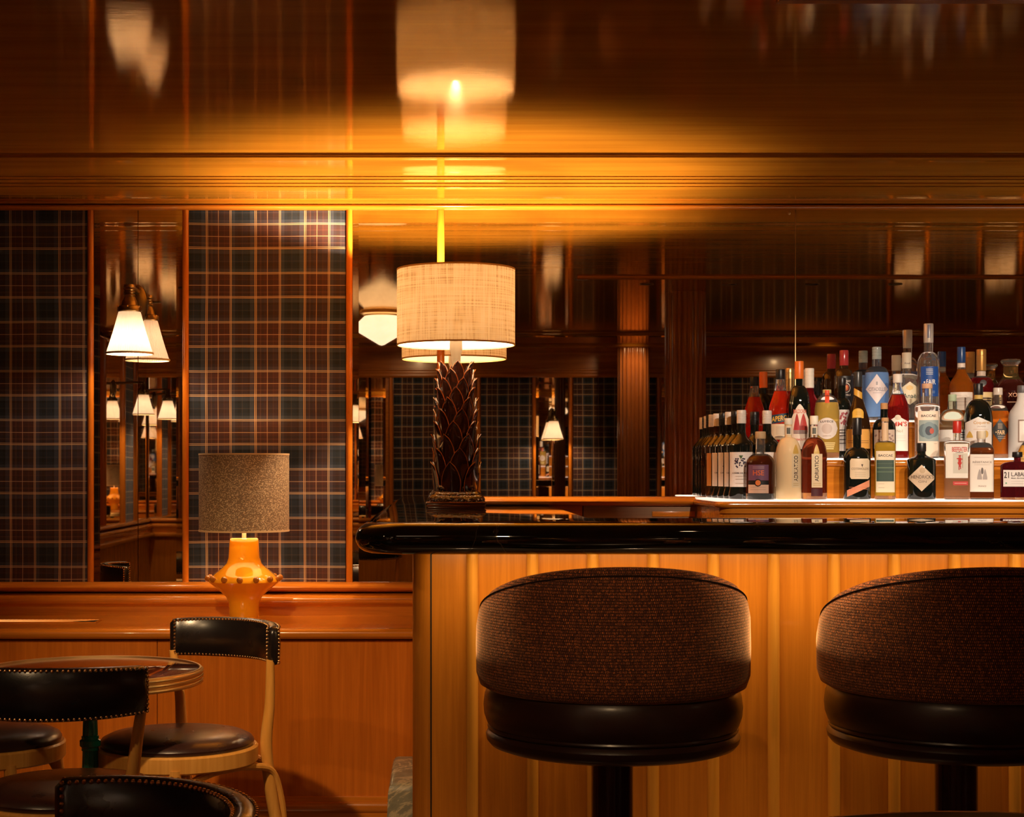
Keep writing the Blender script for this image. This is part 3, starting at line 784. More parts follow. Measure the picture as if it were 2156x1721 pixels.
# ================================================================ CHAIRS
def chair(loc, face, label, s=1.15):
    t = thing('bistro_chair', label, 'chair', loc, face-pi/2, 'bentwood bistro chairs')
    # local: +y is the way the sitter looks
    R0 = .213
    obj('seat_frame', lathe(BM(), [(R0-.03, .402), (R0-.004, .400), (R0, .404), (R0, .440), (R0-.005, .445), (R0-.03, .445)], closed=True, seg=72), M['beech'], t)
    obj('seat_cushion', lathe(BM(), [(0, .43), (R0-.03, .43), (R0-.012, .446), (R0-.010, .455), (R0-.016, .464), (R0-.035, .473), (R0-.08, .480), (0, .485)], seg=72), M['brn_leather'], t)
    # back rest: a padded strip on an arc
    ra, cy, half = .240, -.02, R(56)
    def bp(a, rr, z): return (rr*sin(a), cy-rr*cos(a), z)
    zt, zb2, th = .755, .652, .016
    bm = BM(); n = 48; secs = []
    for i in range(n+1):
        u = -1+2*i/n; a = half*u
        e = max(0, (abs(u)-.93)/.07); th_ = th*(1-.75*e**3)
        top = zt+.006*(1-u*u)-.012*e**2; bot = zb2-.004*(1-u*u)+.010*e**2
        prof = [(-th_, bot+.008), (-th_, top-.008), (-th_*.6, top-.002), (0, top), (th_*.6, top-.002), (th_, top-.008), (th_*1.15, (top+bot)/2), (th_, bot+.008), (th_*.6, bot+.002), (0, bot), (-th_*.6, bot+.002)]
        secs.append([bp(a, ra+q, z) for q, z in prof])
    loft(bm, secs); obj('back_rest', bm, M['blk_leather'], t, sharp=60)
    # nail heads along all edges, inner and outer face
    bm = BM(); step = .0105/ra; m = int(2*half*.97/step)
    for i in range(m+1):
        a = -half*.97+i*step; u = a/half
        for z in (zt+.006*(1-u*u)-.0055, zb2-.004*(1-u*u)+.0065):
            for sg in (-1, 1): sphere(bm, bp(a, ra+sg*th*.93, z), .0035, 7, 5)
        
    for u in (-.955, .955):
        for j in range(9):
            for sg in (-1, 1): sphere(bm, bp(u*half, ra+sg*th*.98, zb2+.012+.0098*j), .0036, 7, 5)
    o = obj('nail_heads', bm, M['brass_nail'], t); o['kind'] = 'stuff'; o['label'] = 'row of small domed brass nails round the leather edge'
    # rear legs: from the floor, past the seat, up to the ends of the back rest
    for sx in (-1, 1):
        pts = smooth_path([(sx*.19, -.27, 0), (sx*.172, -.20, .22), (sx*.164, -.168, .42), (sx*.176, -.168, .55), (sx*.190, -.156, .668)], 8)
        bm = BM(); tube(bm, pts, [.0165-.0055*max(0, (i-18)/14) for i in range(len(pts))], 12, flat=1.0); obj('leg', bm, M['beech'], t)
    for sx in (-1, 1):
        pts = smooth_path([(sx*.185, .19, 0), (sx*.16, .16, .2), (sx*.145, .14, .41)], 6)
        bm = BM(); tube(bm, pts, [.012+.005*i/len(pts) for i in range(len(pts))], 12); obj('leg', bm, M['beech'], t)
    # bentwood arches between the legs
    def arch(p, q):
        p, q = Vector(p), Vector(q); d = q-p
        c = [p+Vector((0,0,0)), p+d*.03+Vector((0,0,.14)), p+d*.12+Vector((0,0,.235)), p+d*.30+Vector((0,0,.26)), p+d*.5+Vector((0,0,.265)), p+d*.70+Vector((0,0,.26)), p+d*.88+Vector((0,0,.235)), p+d*.97+Vector((0,0,.14)), q]
        bm = BM(); tube(bm, smooth_path(c, 6), .010, 10); obj('brace', bm, M['beech'], t)
    arch((.178, -.225, .13), (.165, .165, .13)); arch((-.178, -.225, .13), (-.165, .165, .13))
    arch((-.165, -.215, .13), (.165, -.215, .13))
    t.scale = (s, s, s)
    return t
chair((-.798, 4.92, 0), atan2(-.78, -.62), 'bentwood chair with a black leather back and brown seat, right of the round table')
chair((-.95, 4.15, 0), R(90), 'bentwood chair seen from behind, its black back in front of the round table')
chair((-1.40, 4.97, 0), R(-10), 'bentwood chair at the far left edge, only its brown seat showing')
chair((-.565, 2.23, 0), atan2(-.70, -.71), 'nearest bentwood chair at the bottom edge, only its curved black back rim showing')

# ================================================================ TABLE LAMPS
def yellow_lamp():
    d = 6.3; u = d/F
    t = thing('table_lamp', 'yellow glazed ceramic lamp with a beaded rim and speckled drum shade on the ledge', 'table lamp', (X(514, d), d, LZ))
    z = lambda py: Z(py, d)-LZ
    prof = [(0, 0), (30*u, 0), (31.5*u, .004), (31.5*u, z(1285)), (32.5*u, z(1268)), (38*u, z(1256)), (52*u, z(1243)), (70*u, z(1229)), (75*u, z(1224)), (74*u, z(1220)), (62*u, z(1208)), (48*u, z(1197)), (37*u, z(1186)), (33*u, z(1174)),
            (32*u, z(1160)), (31*u, z(1142)), (30*u, z(1135)), (27*u, z(1133)), (0, z(1133))]
    obj('lamp_base', lathe(BM(), prof, seg=72), M['amber_glaze'], t, sharp=50)
    for i in range(14):
        a = 2*pi*(i+.5)/14
        bm = BM(); sphere(bm, (76*u*cos(a), 76*u*sin(a), z(1217)), .0125, 16, 10)
        obj('bead', bm, M['bead_glaze'], t)
    obj('stem', lathe(BM(), [(0, z(1134)), (.0085, z(1134)), (.0085, z(1100)), (0, z(1100))], seg=20), M['white'], t)
    r = 94.5*u; z0, z1 = z(1117), z(957)
    o = obj('lamp_shade', lathe(BM(), [(r, z0), (r, z1), (r-.003, z1), (r-.003, z0)], closed=True, seg=96), M['shagreen'], t); uv_cyl(o, kx=r)
    obj('shade_lining', lathe(BM(), [(r-.0035, z0+.001), (r-.0035, z1+.0005)], seg=96).copy() if False else _cyl(r-.0036, z0+.001, z1-.0005), M['shade_in'], t)
    for zz in (z0, z1):
        obj('shade_trim', lathe(BM(), [(r-.004, zz-.004), (r+.0012, zz-.004), (r+.0016, zz), (r+.0012, zz+.003), (r-.004, zz+.003)], closed=True, seg=96), M['shade_trim'], t)
    bm = BM()
    for k in range(3):
        a = 2*pi*k/3; tube(bm, [(0, 0, z1-.02), ((r-.004)*cos(a), (r-.004)*sin(a), z1-.01)], .0018, 6)
    obj('shade_spider', bm, M['brass'], t)
    obj('bulb', lathe(BM(), [(0, z0+.02), (.014, z0+.02), (.014, z0+.05), (.028, z0+.08), (.028, z0+.11), (.015, z0+.128), (0, z0+.13)], seg=20), M['bulb'], t)
    lamp('bulb_light', 'POINT', (0, 0, z0+.15), 4.2, (1, .68, .4), .03, parent=t)
def _cyl(r, z0, z1, seg=96):
    bm = BM(); a = [bm.verts.new((r*cos(2*pi*i/seg), r*sin(2*pi*i/seg), z0)) for i in range(seg)]
    b = [bm.verts.new((r*cos(2*pi*i/seg), r*sin(2*pi*i/seg), z1)) for i in range(seg)]
    for i in range(seg): bm.faces.new((a[i], a[(i+1) % seg], b[(i+1) % seg], b[i]))
    return bm
yellow_lamp()

def leaf_lamp():
    d = 6.2; u = d/F
    t = thing('table_lamp', 'tall lamp with an overlapping leaf column and woven straw drum shade on the bar', 'table lamp', (X(960, d), d, BZ1))
    z = lambda py: Z(py, d)-BZ1
    # stepped plinth (square)
    bm = BM()
    def sq(h, z0, z1, bev=.002): box(bm, -h, h, -h, h, z0, z1, bev=bev)
    zb = 0.0; zt = z(1056)
    sq(59*u, 0, zt*.26); sq(62*u, zt*.26, zt*.52, .004); sq(60*u, zt*.52, zt*.72); sq(63*u, zt*.72, zt, .004)
    obj('plinth', bm, M['wood_dark'], t)
    # carved collar: rough moulded blocks
    bm = BM()
    rr = random.Random(3)
    def rough(h0, h1, z0, z1, n, amp):
        rings = []
        for k in range(n+1):
            f = k/n; h = h0+(h1-h0)*f + .004*sin(pi*f); rings.append([])
            for i in range(96):
                a = 2*pi*i/96; c, s = cos(a), sin(a); q = (abs(c)**7+abs(s)**7)**(-1/7)
                j = (rr.random()-.5)*amp
                rings[-1].append(((h+j)*q*c, (h+j)*q*s, z0+(z1-z0)*f+(rr.random()-.5)*amp*.4))
        loft(bm, rings)
    rough(60*u, 54*u, zt, z(1042), 5, .005); rough(52*u, 44*u, z(1042), z(1034), 3, .004); rough(38*u, 38*u, z(1034), z(1022), 4, .005)
    obj('carved_collar', bm, M['collar_glaze'], t, sharp=80)
    # core and leaves
    zc0, zc1 = z(1025), z(782)
    obj('leaf_core', lathe(BM(), [(0, zc0), (38*u, zc0), (33*u, (zc0+zc1)/2), (24*u, zc1), (0, zc1)], seg=32), M['leaf_glaze'], t)
    tips = [762, 778, 797, 817, 838, 862, 888, 915, 944, 973]
    bm = BM(); be = BM()
    nl = 6
    for row, py in enumerate(tips):
        zt_ = z(py); f = row/(len(tips)-1)
        L = (58+32*f)*u; rb = (24+14*f)*u; wd = (18+9*f)*u
        for k in range(nl):
            a = 2*pi*(k+.5*(row % 2)+.13*row)/nl - pi/2 + .1
            m, n = 9, 6; grid = []
            for i in range(m+1):
                s = i/m; hw = wd*(sin(pi*min(1, (s*.86+.14))**.8))**.8*(1-.05*s) if s < 1 else 0
                hw = wd*max(0, sin(pi*(.16+.84*s)**1.25))**.75
                row_ = []
                for j in range(n+1):
                    q = -1+2*j/n
                    out = rb + .010 + .018*s**2.6 + .006*sin(pi*s) - .004*q*q + .003*(1-abs(q))**2
                    lat = hw*q
                    row_.append((out, lat, zt_-L*(1-s)))
                grid.append(row_)
            def W(p):
                g_ = a + .75*p[1]/p[0]; o_ = p[0]+.12*p[1]*p[1]/p[0]
                return (o_*cos(g_), o_*sin(g_), p[2])
            vs = [[bm.verts.new(W(p)) for p in r_] for r_ in grid]
            vb = [[bm.verts.new(W((p[0]-.004, p[1]*.96, p[2]))) for p in r_] for r_ in grid]
            for i in range(m):
                for j in range(n):
                    bm.faces.new((vs[i][j], vs[i][j+1], vs[i+1][j+1], vs[i+1][j]))
                    bm.faces.new((vb[i][j], vb[i+1][j], vb[i+1][j+1], vb[i][j+1]))
            rim = [grid[i][0] for i in range(2, m+1)]+[grid[i][n] for i in range(m, 1, -1)]
            for side in (0, n):
                for i in range(m):
                    bm.faces.new((vs[i][side], vs[i+1][side], vb[i+1][side], vb[i][side]))
            rp = [W(grid[i][0]) for i in range(2, m)]+[W((grid[m][3][0]+.001, 0, grid[m][3][2]))]+[W(grid[i][n]) for i in range(m-1, 1, -1)]
            tube(be, rp, .0017, 5)
    obj('leaf_column', bm, M['leaf_glaze'], t, sharp=50)
    obj('leaf_rims', be, M['leaf_edge'], t)
    obj('neck', lathe(BM(), [(0, z(790)), (8*u, z(790)), (10*u, z(752)), (12*u, z(742)), (13.3*u, z(738)), (13.3*u, z(700)), (0, z(700))], seg=32), M['socket'], t)
    r = 124.3*u; z0, z1 = z(726.5), z(569)
    o = obj('lamp_shade', _cyl(r, z0, z1, 128), M['raffia'], t); uv_cyl(o, kx=r)
    obj('shade_lining', _cyl(r-.002, z0+.001, z1-.001, 128), M['liner'], t)
    for zz in (z0, z1):
        obj('shade_trim', lathe(BM(), [(r-.003, zz-.003), (r+.001, zz-.003), (r+.001, zz+.003), (r-.003, zz+.003)], closed=True, seg=128), M['raffia_trim'], t)
    bm = BM()
    for k in range(4):
        a = 2*pi*k/4+.6; tube(bm, [(0, 0, z1-.03), ((r-.004)*cos(a), (r-.004)*sin(a), z1-.02)], .002, 6)
    obj('shade_spider', bm, M['brass'], t)
    obj('bulb', lathe(BM(), [(0, z(700)), (.016, z(700)), (.018, z(690)), (.033, z(668)), (.033, z(650)), (.02, z(636)), (0, z(634))], seg=24), M['bulb_dim'], t)
    lt = lamp('bulb_light', 'POINT', (0, 0, z(616)), 330, (1, .71, .44), .03, parent=t)
    # emission shaped by angle to spread the ceiling glow: most leaves obliquely upward
    lt.data.use_nodes = True; nt = lt.data.node_tree; em = nt.nodes['Emission']
    tc = nt.nodes.new('ShaderNodeTexCoord'); sx = nt.nodes.new('ShaderNodeSeparateXYZ'); mr = nt.nodes.new('ShaderNodeMapRange'); cr = nt.nodes.new('ShaderNodeValToRGB')
    nt.links.new(tc.outputs['Normal'], sx.inputs[0]); nt.links.new(sx.outputs[2], mr.inputs[0]); mr.inputs[1].default_value = -1; mr.inputs[2].default_value = 1
    nt.links.new(mr.outputs[0], cr.inputs[0]); nt.links.new(cr.outputs[0], em.inputs['Strength'])
    e = cr.color_ramp.elements; e[0].position = 0; e[0].color = (.17,.17,.17,1); e[1].position = 1; e[1].color = (.10,.10,.10,1)
    for p_, v_ in ((.5, .34), (.60, .45), (.67, 1.0), (.74, .6), (.85, .2)):
        q = e.new(p_); q.color = (v_, v_, v_, 1)
M['wood_dark'] = wood('lamp_plinth_wood', (.14, .045, .012), (.26, .09, .025), 'x', .2, .8)
def _cg():
    t = NT('collar_glaze'); v = t.coord(); vo = t.n('ShaderNodeTexVoronoi'); t.l(v, vo.inputs[0]); vo.inputs['Scale'].default_value = 95
    t.bsdf(Base_Color=t.ramp(vo.outputs['Distance'], [(.1, (.16,.045,.012)), (.5, (.03,.008,.004))]), Roughness=.15, Coat_Weight=1, Coat_Roughness=.08, Normal=t.bump(vo.outputs['Distance'], 1.0, .012)); return t.m
M['collar_glaze'] = _cg()
M['raffia_trim'] = plain('raffia_trim', (.5, .3, .1), .8)
M['socket'] = plain('lamp_socket', (.34, .30, .25), .35)
M['bulb_dim'] = emit('bulb_glass', (1, .75, .45), 6)
leaf_lamp()

# ================================================================ BOTTLES
_mc = {}
def glassm(col, rough=.02, dens=1.0):
    k = ('g', col, rough)
    if k not in _mc: _mc[k] = plain('glass_%d' % len(_mc), col, rough, trans=.955, ior=1.45)
    return _mc[k]
def liquidm(col, mixd=.35):
    k = ('l', col, mixd)
    if k not in _mc: _mc[k] = plain('liquor_%d' % len(_mc), col, .02, trans=1-mixd, ior=1.36)
    return _mc[k]
def paint(col, rough=.45, metal=0, coat=0):
    k = ('p', col, rough, metal)
    if k not in _mc: _mc[k] = plain('print_%d' % len(_mc), col, rough, metal, coat)
    return _mc[k]
CREAM, WHITE, BLACK = (.78, .66, .50), (.86, .80, .74), (.012, .010, .010)
GOLD, ORANGE, RED, NAVY = (.62, .38, .10), (.80, .17, .02), (.50, .025, .015), (.012, .05, .22)
DARKG = 'dark'
CLEAR = (.96, .97, .95)
M['dark_glass'] = plain('dark_bottle_glass', (.006, .008, .006), .03, 0, 0, .8)
M['brown_glass'] = plain('brown_bottle_glass', (.03, .012, .004), .04, 0, 0, .8)

def text_mesh(s):
    c = bpy.data.curves.new('t', 'FONT'); c.body = s; c.size = 1; c.resolution_u = 3; c.offset = .016
    o = bpy.data.objects.new('t', c); C.objects.link(o)
    dg = bpy.context.evaluated_depsgraph_get(); dg.update()
    me = bpy.data.meshes.new_from_object(o.evaluated_get(dg))
    bpy.data.objects.remove(o); bpy.data.curves.remove(c)
    return me

class Bottle:
    def __init__(s, cx, w, top, d, z0, name, label, rings, depth=1.0, n=2):
        """rings: list of (py, width_px, n) from the base up, in the photo's pixels"""
        s.cx, s.d, s.z0, s.top = cx, d, z0, top
        s.root = thing('liquor_bottle' if not name else name, label, 'bottle', (X(cx, d), d, z0), -math.atan2(X(cx, d), d), 'bottles on the back bar shelf')
        s.depth = depth
        s.rings = [(s.zz(py), w_*.5*d/F, n_) for py, w_, n_ in rings]
    def zz(s, py): return Z(py, s.d)-s.z0
    def at(s, z):
        rs = s.rings
        if z <= rs[0][0]: return rs[0][1], rs[0][2]
        for a, b in zip(rs, rs[1:]):
            if a[0] <= z <= b[0]:
                t = (z-a[0])/max(1e-6, b[0]-a[0]); return a[1]+(b[1]-a[1])*t, a[2]+(b[2]-a[2])*t
        return rs[-1][1], rs[-1][2]
    def ry(s, z):
        r, n = s.at(z); rb = s.rings[2][1]
        k = r/rb; return r*(s.depth+(1-s.depth)*(1-k) if k < 1 else s.depth)
    def section(s, z, off=0, seg=40):
        r, n = s.at(z); return ring(0, 0, z, r+off, s.ry(z)+off, n, seg)
    def solid(s, name, z0, z1, m, off=0, extra=()):
        zs = sorted({z0, z1, *[q[0] for q in s.rings if z0 < q[0] < z1]})
        bm = BM(); loft(bm, [s.section(z, off) for z in zs])
        return obj(name, bm, m, s.root, sharp=45)
    def surf(s, u, z, off):
        r, n = s.at(z); ry = s.ry(z); q = min(.985, abs(u/r)) if r > 0 else 0
        return (max(-r*.99, min(r*.99, u)), -ry*(1-q**n)**(1/n)-off, z)
    def uv(s, px, py):
        dd = s.d - s.ry(s.zz(py))*.8
        return (px-s.cx)*dd/F, Z(py, dd)-s.z0
    def patch(s, name, shape, x0, x1, y0, y1, m, parent=None, off=.0006, slant=0):
        """a thin printed patch following the glass; x, y in photo pixels"""
        bm = BM(); nx, ny = 14, 8; W_, H_ = x1-x0, y1-y0; grid = []
        for i in range(nx+1):
            f = i/nx; q = 2*f-1
            t, b = y0, y1
            if shape == 'diamond': t = (y0+y1)/2-H_/2*(1-abs(q)); b = (y0+y1)/2+H_/2*(1-abs(q))
            elif shape == 'disc': k = sqrt(max(0, 1-q*q)); t = (y0+y1)/2-H_/2*k; b = (y0+y1)/2+H_/2*k
            elif shape == 'arch': t = y0+H_*.42*(1-sqrt(max(0, 1-abs(q)**1.7)))
            elif shape == 'hex': t = y0+H_*.30*abs(q); b = y1-H_*.30*abs(q)
            elif shape == 'tri': t = y0; b = y0+H_*(1-abs(q))
            elif shape == 'drop': t = y0+H_*.8*abs(q)**1.5; b = y1
            elif shape == 'ogive': t = y0+H_*.34*abs(q)**1.5; b = y1
            elif shape == 'gable': t = y0+H_*.16*abs(q)
            elif shape == 'notch': t = y0+(H_*.10 if abs(q) > .86 else 0); b = y1-(H_*.10 if abs(q) > .86 else 0)
            t += slant*(f-.5); b += slant*(f-.5)
            col = []
            for j in range(ny+1):
                g = j/ny; py = t+(b-t)*g; u, z = s.uv(x0+W_*f, py)
                col.append(bm.verts.new(s.surf(u, z, off)))
            grid.append(col)
        for i in range(nx):
            for j in range(ny):
                bm.faces.new((grid[i][j], grid[i+1][j], grid[i+1][j+1], grid[i][j+1]))
        bmesh.ops.remove_doubles(bm, verts=bm.verts[:], dist=1e-6)
        r = bmesh.ops.extrude_face_region(bm, geom=bm.faces[:])
        for v in [e for e in r['geom'] if isinstance(e, bmesh.types.BMVert)]: v.co.y -= .0003
        return obj(name, bm, m, parent or s.root, smooth=False)
    def text(s, body, cx, cy, w, h, col, parent, rot=0, off=.0013, metal=0, bold=0, tilt=0):
        me = text_mesh(body); xs = [v.co.x for v in me.vertices]; ys = [v.co.y for v in me.vertices]
        if not xs: return
        ax, bx, ay, by = min(xs), max(xs), min(ys), max(ys)
        bm = BM(); bm.from_mesh(me); bpy.data.meshes.remove(me)
        for v in bm.verts:
            a = (v.co.x-ax)/(bx-ax)-.5; b = (v.co.y-ay)/max(1e-6, by-ay)-.5
            if rot: px, py = cx-b*-h, cy-a*w; px = cx - (-b)*h*-1 if False else cx+(-b)*h*-1*-1
            else: px, py = cx+a*w, cy-b*h+tilt*a
            if rot: px = cx - b*h
            v.co.x, v.co.y, v.co.z = px, py, 0
        if bold:
            pass
        for v in bm.verts:
            u, z = s.uv(v.co.x, v.co.y); v.co = Vector(s.surf(u, z, off))
        o = obj('lettering', bm, paint(col, .4, metal), parent, smooth=False); return o

def dome(y_sh, y_nk, w, wn, k=6):
    """rings of a rounded shoulder, base to neck"""
    return [(y_sh+(y_nk-y_sh)*sin(pi/2*i/k), w-(w-wn)*(1-cos(pi/2*i/k)), 2) for i in range(k+1)]
def slope(y_sh, y_nk, w, wn, k=6):
    return [(y_sh+(y_nk-y_sh)*i/k, w-(w-wn)*(.5-.5*cos(pi*i/k)), 2) for i in range(k+1)]

def make(cx, w, top, d, tier, what, sh, nk, wn, shoulder='dome', liq=None, glass=CLEAR, fill=None, cap=None, capw=None, capb=None, labels=(), n=2, depth=1.0, cxn=None, base=0, name=None, mixd=.35, capn=2, seams=()):
    """sh/nk: py of shoulder start and neck start; fill: py of the liquor level; cap: colour, capb: its lower py"""
    T = {1: T1, 2: T2, 3: T3}[tier]
    pb = HY-(T-ZE)*F/d
    w *= 1.03
    body = [(pb+.01, w*.90, n), (pb-1.2, w*.985, n), (pb-3, w, n)]
    shr = dome(sh, nk, w, wn) if shoulder == 'dome' else slope(sh, nk, w, wn)
    if n != 2:
        shr = [(a, b, n+(2-n)*(i/len(shr))) for i, (a, b, c) in enumerate(shr)]
    ctop = capb if capb else top
    rings = body+shr+[(nk-(nk-ctop)*.5, wn, 2), (ctop, wn, 2)]
    B = Bottle(cx, w, top, d, T, name, what, rings, depth, n)
    zt, zn = B.zz(ctop), 0
    lo = 0.0
    dark = liq == DARKG or liq == 'brown'
    if dark:
        B.solid('bottle_glass', 0, zt, M['dark_glass'] if liq == DARKG else M['brown_glass'])
    else:
        if base:
            B.solid('glass_foot', 0, base*d/F, glassm(CLEAR)); lo = base*d/F
        zf = B.zz(fill) if fill else zt
        if liq:
            B.solid('liquor', lo, zf, liquidm(liq, mixd))
            if fill and zf < zt-.002: B.solid('glass_neck', zf, zt, glassm(glass))
        else: B.solid('bottle_glass', lo, zt, glassm(glass))
    if cap == 'flare':
        r0 = wn*.5*d/F; z1 = B.zz(top); h = z1-zt
        lathe_bm = lathe(BM(), [(0, zt), (r0, zt), (r0*1.05, zt+h*.2), (r0*1.35, zt+h*.6), (r0*1.38, zt+h*.8), (r0*1.2, z1), (0, z1)], seg=36)
        obj('stopper', lathe_bm, glassm((.95,.85,.7)), B.root)
    elif cap:
        cw = (capw or wn+2)*.5*d/F
        z1 = B.zz(top)
        col, rough, metal = (cap+(.35, 0))[:3] if isinstance(cap[0], tuple) else (cap, .35, 0)
        m = paint(col, rough, metal) if not isinstance(col, str) else None
        bm = BM(); e = min(.003, (z1-zt)*.2)
        pr = [(cw*.96, zt-.0005), (cw, zt+e), (cw, z1-e), (cw*.93, z1), (0, z1)]
        if seams:
            pr = [(cw*.96, zt-.0005), (cw, zt+e)]
            for q in seams:
                zq = zt+(z1-zt)*q; pr += [(cw, zq-.0012), (cw*.955, zq-.0006), (cw*.955, zq+.0006), (cw, zq+.0012)]
            pr += [(cw, z1-e), (cw*.93, z1), (0, z1)]
        lathe(bm, [(0, zt-.0005)]+pr, seg=28)
        obj('cap', bm, m, B.root, sharp=40)
    for L in labels:
        kind = L[0]
        if kind == 'P':      # patch: shape x0 x1 y0 y1 colour [children]
            _, shape, x0, x1, y0, y1, col = L[:7]
            kids = L[7] if len(L) > 7 else (); sl = L[8] if len(L) > 8 else 0
            mt = paint(*col) if isinstance(col[0], tuple) else paint(col)
            p = B.patch('paper_label', shape, x0, x1, y0, y1, mt, slant=sl)
            for ki, K in enumerate(kids):
                if K[0] == 'T': B.text(K[1], *K[2:6], K[6], p, *(K[7:8] or (0,)), off=.0015+min(.0022, .00015*ki), tilt=(K[8] if len(K) > 8 else 0))
                else:
                    B.patch('print', K[1], K[2], K[3], K[4], K[5], paint(K[6]), p, off=.0010+min(.0024, .00015*ki), slant=(K[7] if len(K) > 7 else 0))
        elif kind == 'T': B.text(L[1], *L[2:6], L[6], B.root, *L[7:8])
    return B
def lines(x0, x1, ys, col=(.25,.18,.12), h=.8):
    return tuple(('P', 'rect', x0, x1, y, y+h, col) for y in ys)
def blob(x0, x1, y0, y1, col, n=12, seed=1, r=2.2):
    q = random.Random(seed)
    return tuple(('P', 'disc', a-r, a+r, b-r, b+r, col) for a, b in [(q.uniform(x0, x1), q.uniform(y0, y1)) for _ in range(n)])

INK = (.05, .03, .03)
# ---- lower tread: the row of liqueur bottles at its left end
def liqueur(cx, top, d, black_cap, label, seed, band=WHITE, art=True):
    k = 6.1/d; hh = lambda py: HY-(HY-py)*k*1.0
    q = lambda py: HY+(py-HY)*k
    wd = 52*k
    lab = []
    lw = wd*.47
    kids = []
    if art:
        kids += list(blob(cx-lw*.55, cx+lw*.35, q(966), q(985), (.03,.02,.05), 22, seed, 1.7*k)) + [('P', 'tri', cx-lw*.2, cx+lw*.15, q(959), q(967), (.06,.12,.03))]
        kids += [('T', 'CRÈME DE MÛRE', cx-1, q(996), lw*1.5, 3.6*k, INK), *lines(cx-lw*.5, cx+lw*.4, (q(1003), q(1009), q(1018)), (.35,.28,.22), .7)]
    else: kids += [('P', 'rect', cx-lw*.2, cx+lw*.45, q(966), q(1016), CREAM)]
    lab.append(('P', 'rect', cx-lw, cx+lw, q(952), q(1026), band, tuple(kids)))
    make(cx, wd, q(863), d, 1, label, sh=q(938), nk=q(911), wn=18*k, shoulder='slope', liq=DARKG if art else 'brown', cap=BLACK if black_cap else (.80,.74,.66), capw=20*k, capb=q(891), labels=lab, name='liqueur_bottle', seams=(.3,.5,.7))
liqueur(1561, 0, 6.153, False, 'dark liqueur bottle with a white cap and berry label, frontmost of the left row', 1)
liqueur(1549, 0, 6.25, True, 'dark liqueur bottle with a black cap, second in the left row', 2)
liqueur(1536, 0, 6.34, False, 'dark liqueur bottle with a white cap, third in the left row', 3)
liqueur(1523, 0, 6.438, True, 'dark liqueur bottle with a black cap, fourth in the left row', 4)
liqueur(1511, 0, 6.537, False, 'brown liqueur bottle with an orange label, hindmost of the left row', 5, (.62, .26, .05), False)
liqueur(1615, 0, 6.195, False, 'dark liqueur bottle with a white cap, standing behind the round shouldered rum bottle', 6)
liqueur(1589, 0, 6.33, True, 'dark liqueur bottle with a black cap, between the left row and the rum bottle', 7)

make(1601, 59, 909, 6.062, 1, 'round shouldered rum bottle with a purple label and orange seal', sh=980, nk=956, wn=20, liq=(.16,.035,.012), fill=960, base=13, cap=((.55,.38,.2),.6,0), capw=22, capb=924, mixd=.3,
     labels=[('P', 'rect', 1576, 1618, 979, 1012, (.17,.07,.13), (('T', 'HSE', 1597, 996, 23, 11, (.75,.16,.05)), *lines(1585, 1609, (983, 986), (.6,.4,.4), .7))),
             ('P', 'rect', 1576, 1618, 1021, 1039, (.75,.50,.36), lines(1580, 1612, (1026, 1031), (.5,.3,.2), .7)),
             ('P', 'rect', 1576, 1618, 1013, 1021, BLACK, (('P', 'disc', 1588.5, 1603.5, 1009, 1025, BLACK), ('P', 'disc', 1590.5, 1601.5, 1011.2, 1022.8, (.8,.22,.05))))])
AD = lambda x0: None
def capsule(cx, top, d, label, liq, mixd, dropx, lx0, lx1, tx, clearbase, extra=()):
    make(cx, 52, top, d, 1, label, sh=962, nk=921, wn=15, liq=liq, fill=None if mixd > .9 else 921, base=clearbase, cap=((.80,.72,.58),.5,0), capw=17.5, capb=894, mixd=mixd, name='liqueur_bottle',
         labels=[('P', 'rect', cx-7, cx+7, 898, 916, CREAM, (('P', 'rect', cx-3.5, cx+4, 901, 914, (.10,.10,.08)),)),
                 ('P', 'rect', lx0, lx1, 956, 1027, (.70,.55,.34), (('T', 'ADRIATICO', tx, 987, 54, 8.2, INK, 1), *lines(lx0+3, lx1-3, (1018, 1022), (.45,.28,.08), .8))),
                 ('P', 'drop', dropx-5.5, dropx+6, 936, 956, (.58,.36,.08))]+list(extra))
capsule(1660, 881, 6.095, 'capsule shaped liqueur bottle filled with pale cream liquor', (.86,.64,.36), .92, 1675, 1667, 1684, 1675.5, 0)
capsule(1714, 876, 6.095, 'capsule shaped liqueur bottle filled with dark amber liquor', (.22,.035,.012), .3, 1719, 1709, 1731, 1719.5, 14, [('P', 'rect', 1708, 1731.5, 1029, 1045, (.06,.008,.012))])
make(1804.5, 55, 880, 6.1, 1, 'rounded black bottle with a notched cream label and copper ribbon', sh=972, nk=942, wn=17, liq=DARKG, cap=BLACK, capw=19, capb=916, name='liqueur_bottle',
     labels=[('P', 'notch', 1790, 1830, 966, 1009, (.74,.58,.38), (('T', 'COTSWOLDS', 1810.5, 987.5, 35, 4.6, (.25,.16,.10)), ('P', 'tri', 1813, 1817, 978, 984, INK), *lines(1800, 1822, (995, 999, 1003), (.5,.4,.28), .7))),
             ('P', 'rect', 1784, 1830, 1022, 1036, (.72,.27,.14), lines(1788, 1826, (1026, 1030), (.55,.18,.09), .7), -22)])
